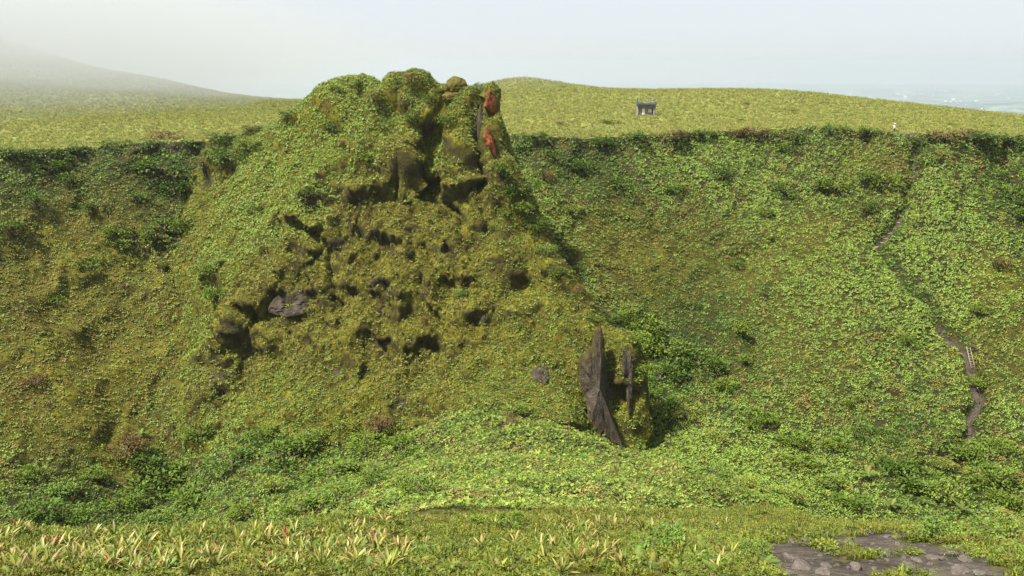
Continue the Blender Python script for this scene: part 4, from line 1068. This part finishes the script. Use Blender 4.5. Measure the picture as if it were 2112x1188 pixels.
def bromeliad(px, py, s, label, group, spike=False):
    p, n = hit(px, py)
    if p is None or p.y > 60: return None
    o = tag(link('bromeliad', None, None, p + Vector((0, 0, -.02 * s))), label, 'bromeliad', group)
    up = (Vector((0, 0, 1)) * .75 + Vector(n) * .25 + Vector((rb.uniform(-.15, .15), rb.uniform(-.15, .15), 0)))
    o.rotation_euler = up.to_track_quat('Z', 'Y').to_euler(); o.scale = (s, s, s)
    nl = rb.randint(11, 16); y0 = rb.uniform(0, 6.28)
    pale = rb.random()
    for k in range(nl):
        q = k / nl
        i = rb.choice([0, 1, 2, 6]) if rb.random() > .18 + .38 * pale else rb.choice([3, 4, 5, 2])
        l = link('leaf', STRAPS[i], o)
        l.rotation_euler = Matrix.Rotation(y0 + k * 2.4 + rb.uniform(-.2, .2), 3, 'Z').to_4x4().to_euler()
        l.rotation_euler = (Matrix.Rotation(y0 + k * 2.4 + rb.uniform(-.25, .25), 3, 'Z') @ Matrix.Rotation(-(.05 + .85 * q + rb.uniform(-.1, .1)), 3, 'Y')).to_euler()
        l.location = (0, 0, .03 * q); ls = rb.uniform(.8, 1.1); l.scale = (ls, ls * rb.uniform(.9, 1.3), ls)
    if spike: link('flower_spike', SPIKE, o)
    return o
spots = []
while len(spots) < 265:
    u = rb.random()
    if u < .56: px, py = rb.uniform(-15, 720), rb.uniform(1098, 1188)
    elif u < .70: px, py = rb.uniform(640, 880), rb.uniform(1075, 1185)
    elif u < .86: px, py = 1250 + rb.gauss(0, 75), 1115 + rb.gauss(0, 26)
    else: px, py = rb.uniform(880, 1560), rb.uniform(1068, 1186)
    if py > 1187 or (1290 < px < 1400 and py > 1110): continue
    if all((px - a) ** 2 + ((py - b) * 1.6) ** 2 > 11 ** 2 for a, b in spots): spots.append((px, py))
for i, (px, py) in enumerate(spots):
    if px < 760:
        row = 'at the far edge of' if py < 1122 else ('in the middle rows of' if py < 1152 else 'at the near front of')
        lab, grp = 'bromeliad rosette %s the left ridge' % row, 'bromeliads %s the left ridge' % row
    elif px < 1120: lab, grp = 'bromeliad rosette at the middle of the near ridge', 'bromeliads in the middle of the near ridge'
    else: lab, grp = 'pale-tipped bromeliad around the glossy bush', 'bromeliads by the glossy bush'
    sp = rb.random() < .05
    if sp: lab, grp = lab.replace('bromeliad', 'red-spiked bromeliad'), grp + ' in flower'
    bromeliad(px, py, rb.uniform(.48, .98), lab, grp, sp)
b0 = bromeliad(553, 1126, 1.0, 'bromeliad with one tall thin pale flower stalk at the ridge edge', None)
m = MB(); m.tube([(0, 0, 0), (.01, 0, .4), (.02, 0, .75), (.0, 0, 1.05)], [.013, .011, .009, .006], 6)
for k in range(16):
    a = k * 2.4; z = .62 + .026 * k; m.tube([(0.01, 0, z), (.03 * math.cos(a), .03 * math.sin(a), z + .03)], [.010, .005], 5)
link('flower_stalk', m.mesh('flower_stalk', M_STALK, True), b0)

def frond_mesh(name, L, npin, wid, cols, arch, curl=0):
    V, Fc, Cc = [], [], []
    def cp(u): return np.array([L * u * (1 - .12 * u), 0, L * (.55 * u - arch * u * u)])
    for i in range(npin):
        u = .10 + .88 * i / (npin - 1); p = cp(u); t = cp(min(u + .02, 1)) - p; t /= np.linalg.norm(t)
        w = wid * L * math.sin(math.pi * min(1, .16 + .84 * u) ** 1.15) + .01
        hw = .42 * L / npin
        for sd in (-1, 1):
            b = len(V)
            V += [p - t * hw, p + t * hw, p + t * (hw * 1.2 + w * .30) + np.array([0, sd * w, -.18 * w])]
            Fc.append((b, b + 1, b + 2) if sd > 0 else (b, b + 2, b + 1))
            cc = np.array(cols[0]) * (1 - u) + np.array(cols[1]) * u; Cc += [cc * .85, cc, cc * 1.1]
    b = len(V)
    for i in range(7):
        p = cp(i / 6 * .98); w = .012 * L * (1.2 - i / 6)
        V += [p + np.array([0, w, .004]), p + np.array([0, -w, .004])]; Cc += [np.array(cols[0]) * 1.2] * 2
        if i: Fc += [(b + 2 * i - 2, b + 2 * i - 1, b + 2 * i + 1), (b + 2 * i - 2, b + 2 * i + 1, b + 2 * i)]
    me = mesh_np(name, np.array(V), np.array(Fc), M_FROND); vcol(me, 'shade', np.array(Cc)); return me
FRONDS = [frond_mesh('frond', 1.0, 22, .20, ((.10, .16, .028), (.16, .21, .035)), .35), frond_mesh('frond', 1.0, 20, .23, ((.08, .14, .026), (.12, .18, .03)), .55), frond_mesh('frond', .9, 20, .18, ((.15, .17, .03), (.24, .20, .045)), .25)]
def fern(px, py, s, nf, label, group, name='fern', trunk=0, lift=.0):
    p, n = hit(px, py)
    if p is None: return
    o = tag(link(name, None, None, p), label, name.replace('_', ' '), group); o.scale = (s, s, s)
    if trunk:
        m = MB(); m.tube([(0, 0, -.3), (0, 0, trunk * .5), (0, 0, trunk)], [.09, .07, .06], 8); link('trunk', m.mesh('trunk', M_STEM, True), o)
    y0 = rb.uniform(0, 6.28)
    for k in range(nf):
        l = link('frond', rb.choice(FRONDS), o, (0, 0, trunk))
        l.rotation_euler = (Matrix.Rotation(y0 + 6.283 * k / nf + rb.uniform(-.2, .2), 3, 'Z') @ Matrix.Rotation(-rb.uniform(-.1, .45), 3, 'Y')).to_euler()
        ls = rb.uniform(.8, 1.1); l.scale = (ls, ls, ls)
for i in range(70):
    u = rb.random()
    px, py = (rb.uniform(540, 900), rb.uniform(1120, 1186)) if u < .45 else ((rb.uniform(900, 1580), rb.uniform(1085, 1186)) if u < .85 else (rb.uniform(0, 540), rb.uniform(1140, 1186)))
    lab, grp = (('fern among the bromeliads at the lower left', 'ferns at the lower left') if px < 540 else (('arching green fern below the left middle of the near ridge', 'ferns left of the middle') if px < 900 else ('low fern in the groundcover between the middle and the dirt clearing', 'ferns right of the middle')))
    fern(px, py, rb.uniform(.28, .48), rb.randint(6, 9), lab, grp)
for px, py, w, lab in ((1790, 990, 46, 'pale tree fern with star-shaped crown low on the right wall'), (775, 978, 54, 'pale tree fern among the bushes left of the spur'), (1838, 1052, 44, 'tree fern behind the far edge of the dirt clearing'), (1985, 1062, 44, 'tree fern in front of the foot of the wall path'), (2062, 1068, 46, 'rightmost tree fern in the ravine'), (1690, 965, 36, 'small tree fern up the slope from the star-shaped one'), (292, 905, 34, 'light green tree fern on the lower left wall'), (868, 1000, 34, 'tree fern on the left flank of the spur'), (452, 548, 30, 'light green tree fern in the gully left of the outcrop'), (470, 1052, 40, 'tree fern low in the left ravine'), (600, 1062, 34, 'tree fern near the edge of the left ravine'), (1905, 1045, 36, 'tree fern just below the end of the wall path')):
    p, n = hit(px, py)
    fern(px, py, w * p.y / F_PX * .62, 11, lab, None, 'tree_fern', .45)

# ------------------------------------------------------------------ far lowland, houses, haze, cloud
def low_z(x, y):
    q = np.stack([x / 1500, y / 1500, 0 * x], 1)
    return -520 + 60 * fbm(q, 4) + 120 * np.exp(-((x - 6500) / 1000) ** 2 - ((y - 10600) / 450) ** 2)
gx, gy = np.meshgrid(np.linspace(-22000, 22000, 150), np.concatenate([np.linspace(-3000, 7000, 20), np.linspace(7200, 24000, 130)]), indexing='ij')
lz = low_z(gx.ravel(), gy.ravel()).reshape(gx.shape)
ii = np.arange(gx.size).reshape(gx.shape)
lq_ = np.stack([ii[:-1, :-1], ii[1:, :-1], ii[1:, 1:], ii[:-1, 1:]], -1).reshape(-1, 4)
t = NT('lowland_fields')
c_low = t.ramp(t.noise(.0016, 6, .62), [(.38, (.008, .022, .024)), (.48, (.03, .06, .04)), (.56, (.20, .24, .12)), (.66, (.03, .06, .04))])
M_LOW = t.finish(c_low, .9, .1)
tag(link('lowland', mesh_np('lowland', np.stack([gx.ravel(), gy.ravel(), lz.ravel()], 1), lq_, M_LOW)), 'hazy blue-green lowland far below behind the plateau', 'land', kind='structure')
M_HOUSE = plain('white_house_wall', (.70, .68, .66), (.82, .80, .78), .02)
M_HROOF = plain('pale_roof', (.55, .50, .47), (.78, .75, .73), .02)
HM = []
for i in range(3):
    m = MB(); a, b, h = 1.0, (.6, .45, .8)[i], (.45, .55, .35)[i]
    m.box((-a, -b, -1), (a, b, h)); m.add([(-a - .05, -b - .05, h), (a + .05, -b - .05, h), (a + .05, b + .05, h), (-a - .05, b + .05, h), (-a, 0, h + .35), (a, 0, h + .35)], [(0, 1, 5, 4), (2, 3, 4, 5), (0, 4, 3), (1, 2, 5), (3, 2, 1, 0)])
    HM.append(m.mesh('house', M_HOUSE))
rh = random.Random(33); towns = [(1880, 196), (1900, 200), (1930, 192), (1990, 215), (1995, 212), (2060, 193), (1820, 196), (1790, 199), (1760, 193), (1960, 204), (2010, 222), (1850, 190)]
for i in range(64):
    cx, cy = rh.choice(towns); px, py = cx + rh.gauss(0, 16), cy + rh.gauss(0, 4.5)
    if px > 2130 or py < 184: continue
    d3 = ray(px, py); k = -520 / d3[2]; x, y = d3[0] * k, d3[1] * k
    z = low_z(np.array([x]), np.array([y]))[0]
    d3 = d3 * (z / d3[2])
    o = tag(link('house', HM[i % 3], None, (d3[0], d3[1], z + 4)), 'tiny white house among others in the hazy lowland at the upper right', 'house', 'far-off houses in the lowland')
    sz = rh.uniform(6, 12) * (2.2 if rh.random() < .2 else 1.2); o.scale = (sz, sz, sz * .7); o.rotation_euler = (0, 0, rh.uniform(0, 3.14))

def vol_mat(name, dens, colr, aniso=.0):
    t = NT(name); v = t.new('ShaderNodeVolumePrincipled')
    v.inputs['Color'].default_value = tuple(colr) + (1,); v.inputs['Density'].default_value = dens; v.inputs['Anisotropy'].default_value = aniso
    t.l.new(v.outputs[0], t.out.inputs['Volume']); return t.m
m = MB(); m.box((-25000, -6000, -680), (25000, 26000, 75))
tag(link('haze', m.mesh('haze', vol_mat('haze_air', 1.1e-4, (.75, .805, .90), .45))), 'thin bluish haze filling the air out to the lowland', 'haze', kind='stuff')
def ellipsoid(name, c, r, dens, label):
    bm = bmesh.new(); bmesh.ops.create_icosphere(bm, subdivisions=4, radius=1.0)
    for v in bm.verts:
        q = np.array(v.co[:])[None]; k = 1 + .25 * float(fbm(q * 1.4 + r[0] * .01, 3)[0])
        v.co = Vector((v.co.x * r[0] * k, v.co.y * r[1] * k, v.co.z * r[2] * k))
    me = bpy.data.meshes.new(name); bm.to_mesh(me); bm.free()
    me.materials.append(vol_mat(name + '_vapour', dens, (.62, .645, .67), .2))
    return tag(link(name, me, None, c), label, 'cloud', kind='stuff')
for i in range(6):
    f_ = 1.25 - .14 * i
    ellipsoid('cloud', (-205 - 4 * i, 325, 5 + 3 * i), (128 * f_, 170 * f_, 27 * f_), .0026, 'layer of the low white cloud veiling the hill at the upper left')
for i in range(3):
    f_ = 1.3 - .25 * i
    ellipsoid('mist', (30, 470, 0), (230 * f_, 110 * f_, 13 * f_), .0006, 'thin veil of mist over the mound behind the outcrop')

# ------------------------------------------------------------------ labels that single out repeats: counted from the left
ONES = 'first second third fourth fifth sixth seventh eighth ninth tenth eleventh twelfth thirteenth fourteenth fifteenth sixteenth seventeenth eighteenth nineteenth'.split()
TENS = {2: 'twent', 3: 'thirt', 4: 'fort', 5: 'fift', 6: 'sixt', 7: 'sevent', 8: 'eight', 9: 'ninet'}
def ordinal(n):
    if n < 20: return ONES[n - 1]
    return TENS[n // 10] + ('ieth' if n % 10 == 0 else 'y-' + ONES[n % 10 - 1])
bpy.context.view_layer.update()
sets = {}
for o in scene.objects:
    if o.parent is None and 'group' in o and o['category'] != 'house':
        sets.setdefault((o['group'], o['label']), []).append(o)
for (g, lab), os_ in sets.items():
    if 1 < len(os_) < 99:
        os_.sort(key=lambda o: o.location.x / max(o.location.y * CP - o.location.z * SP, 1))
        for i, o in enumerate(os_): o['label'] = lab + ', ' + (ordinal(i + 1) + ' from the left' if i else 'leftmost')
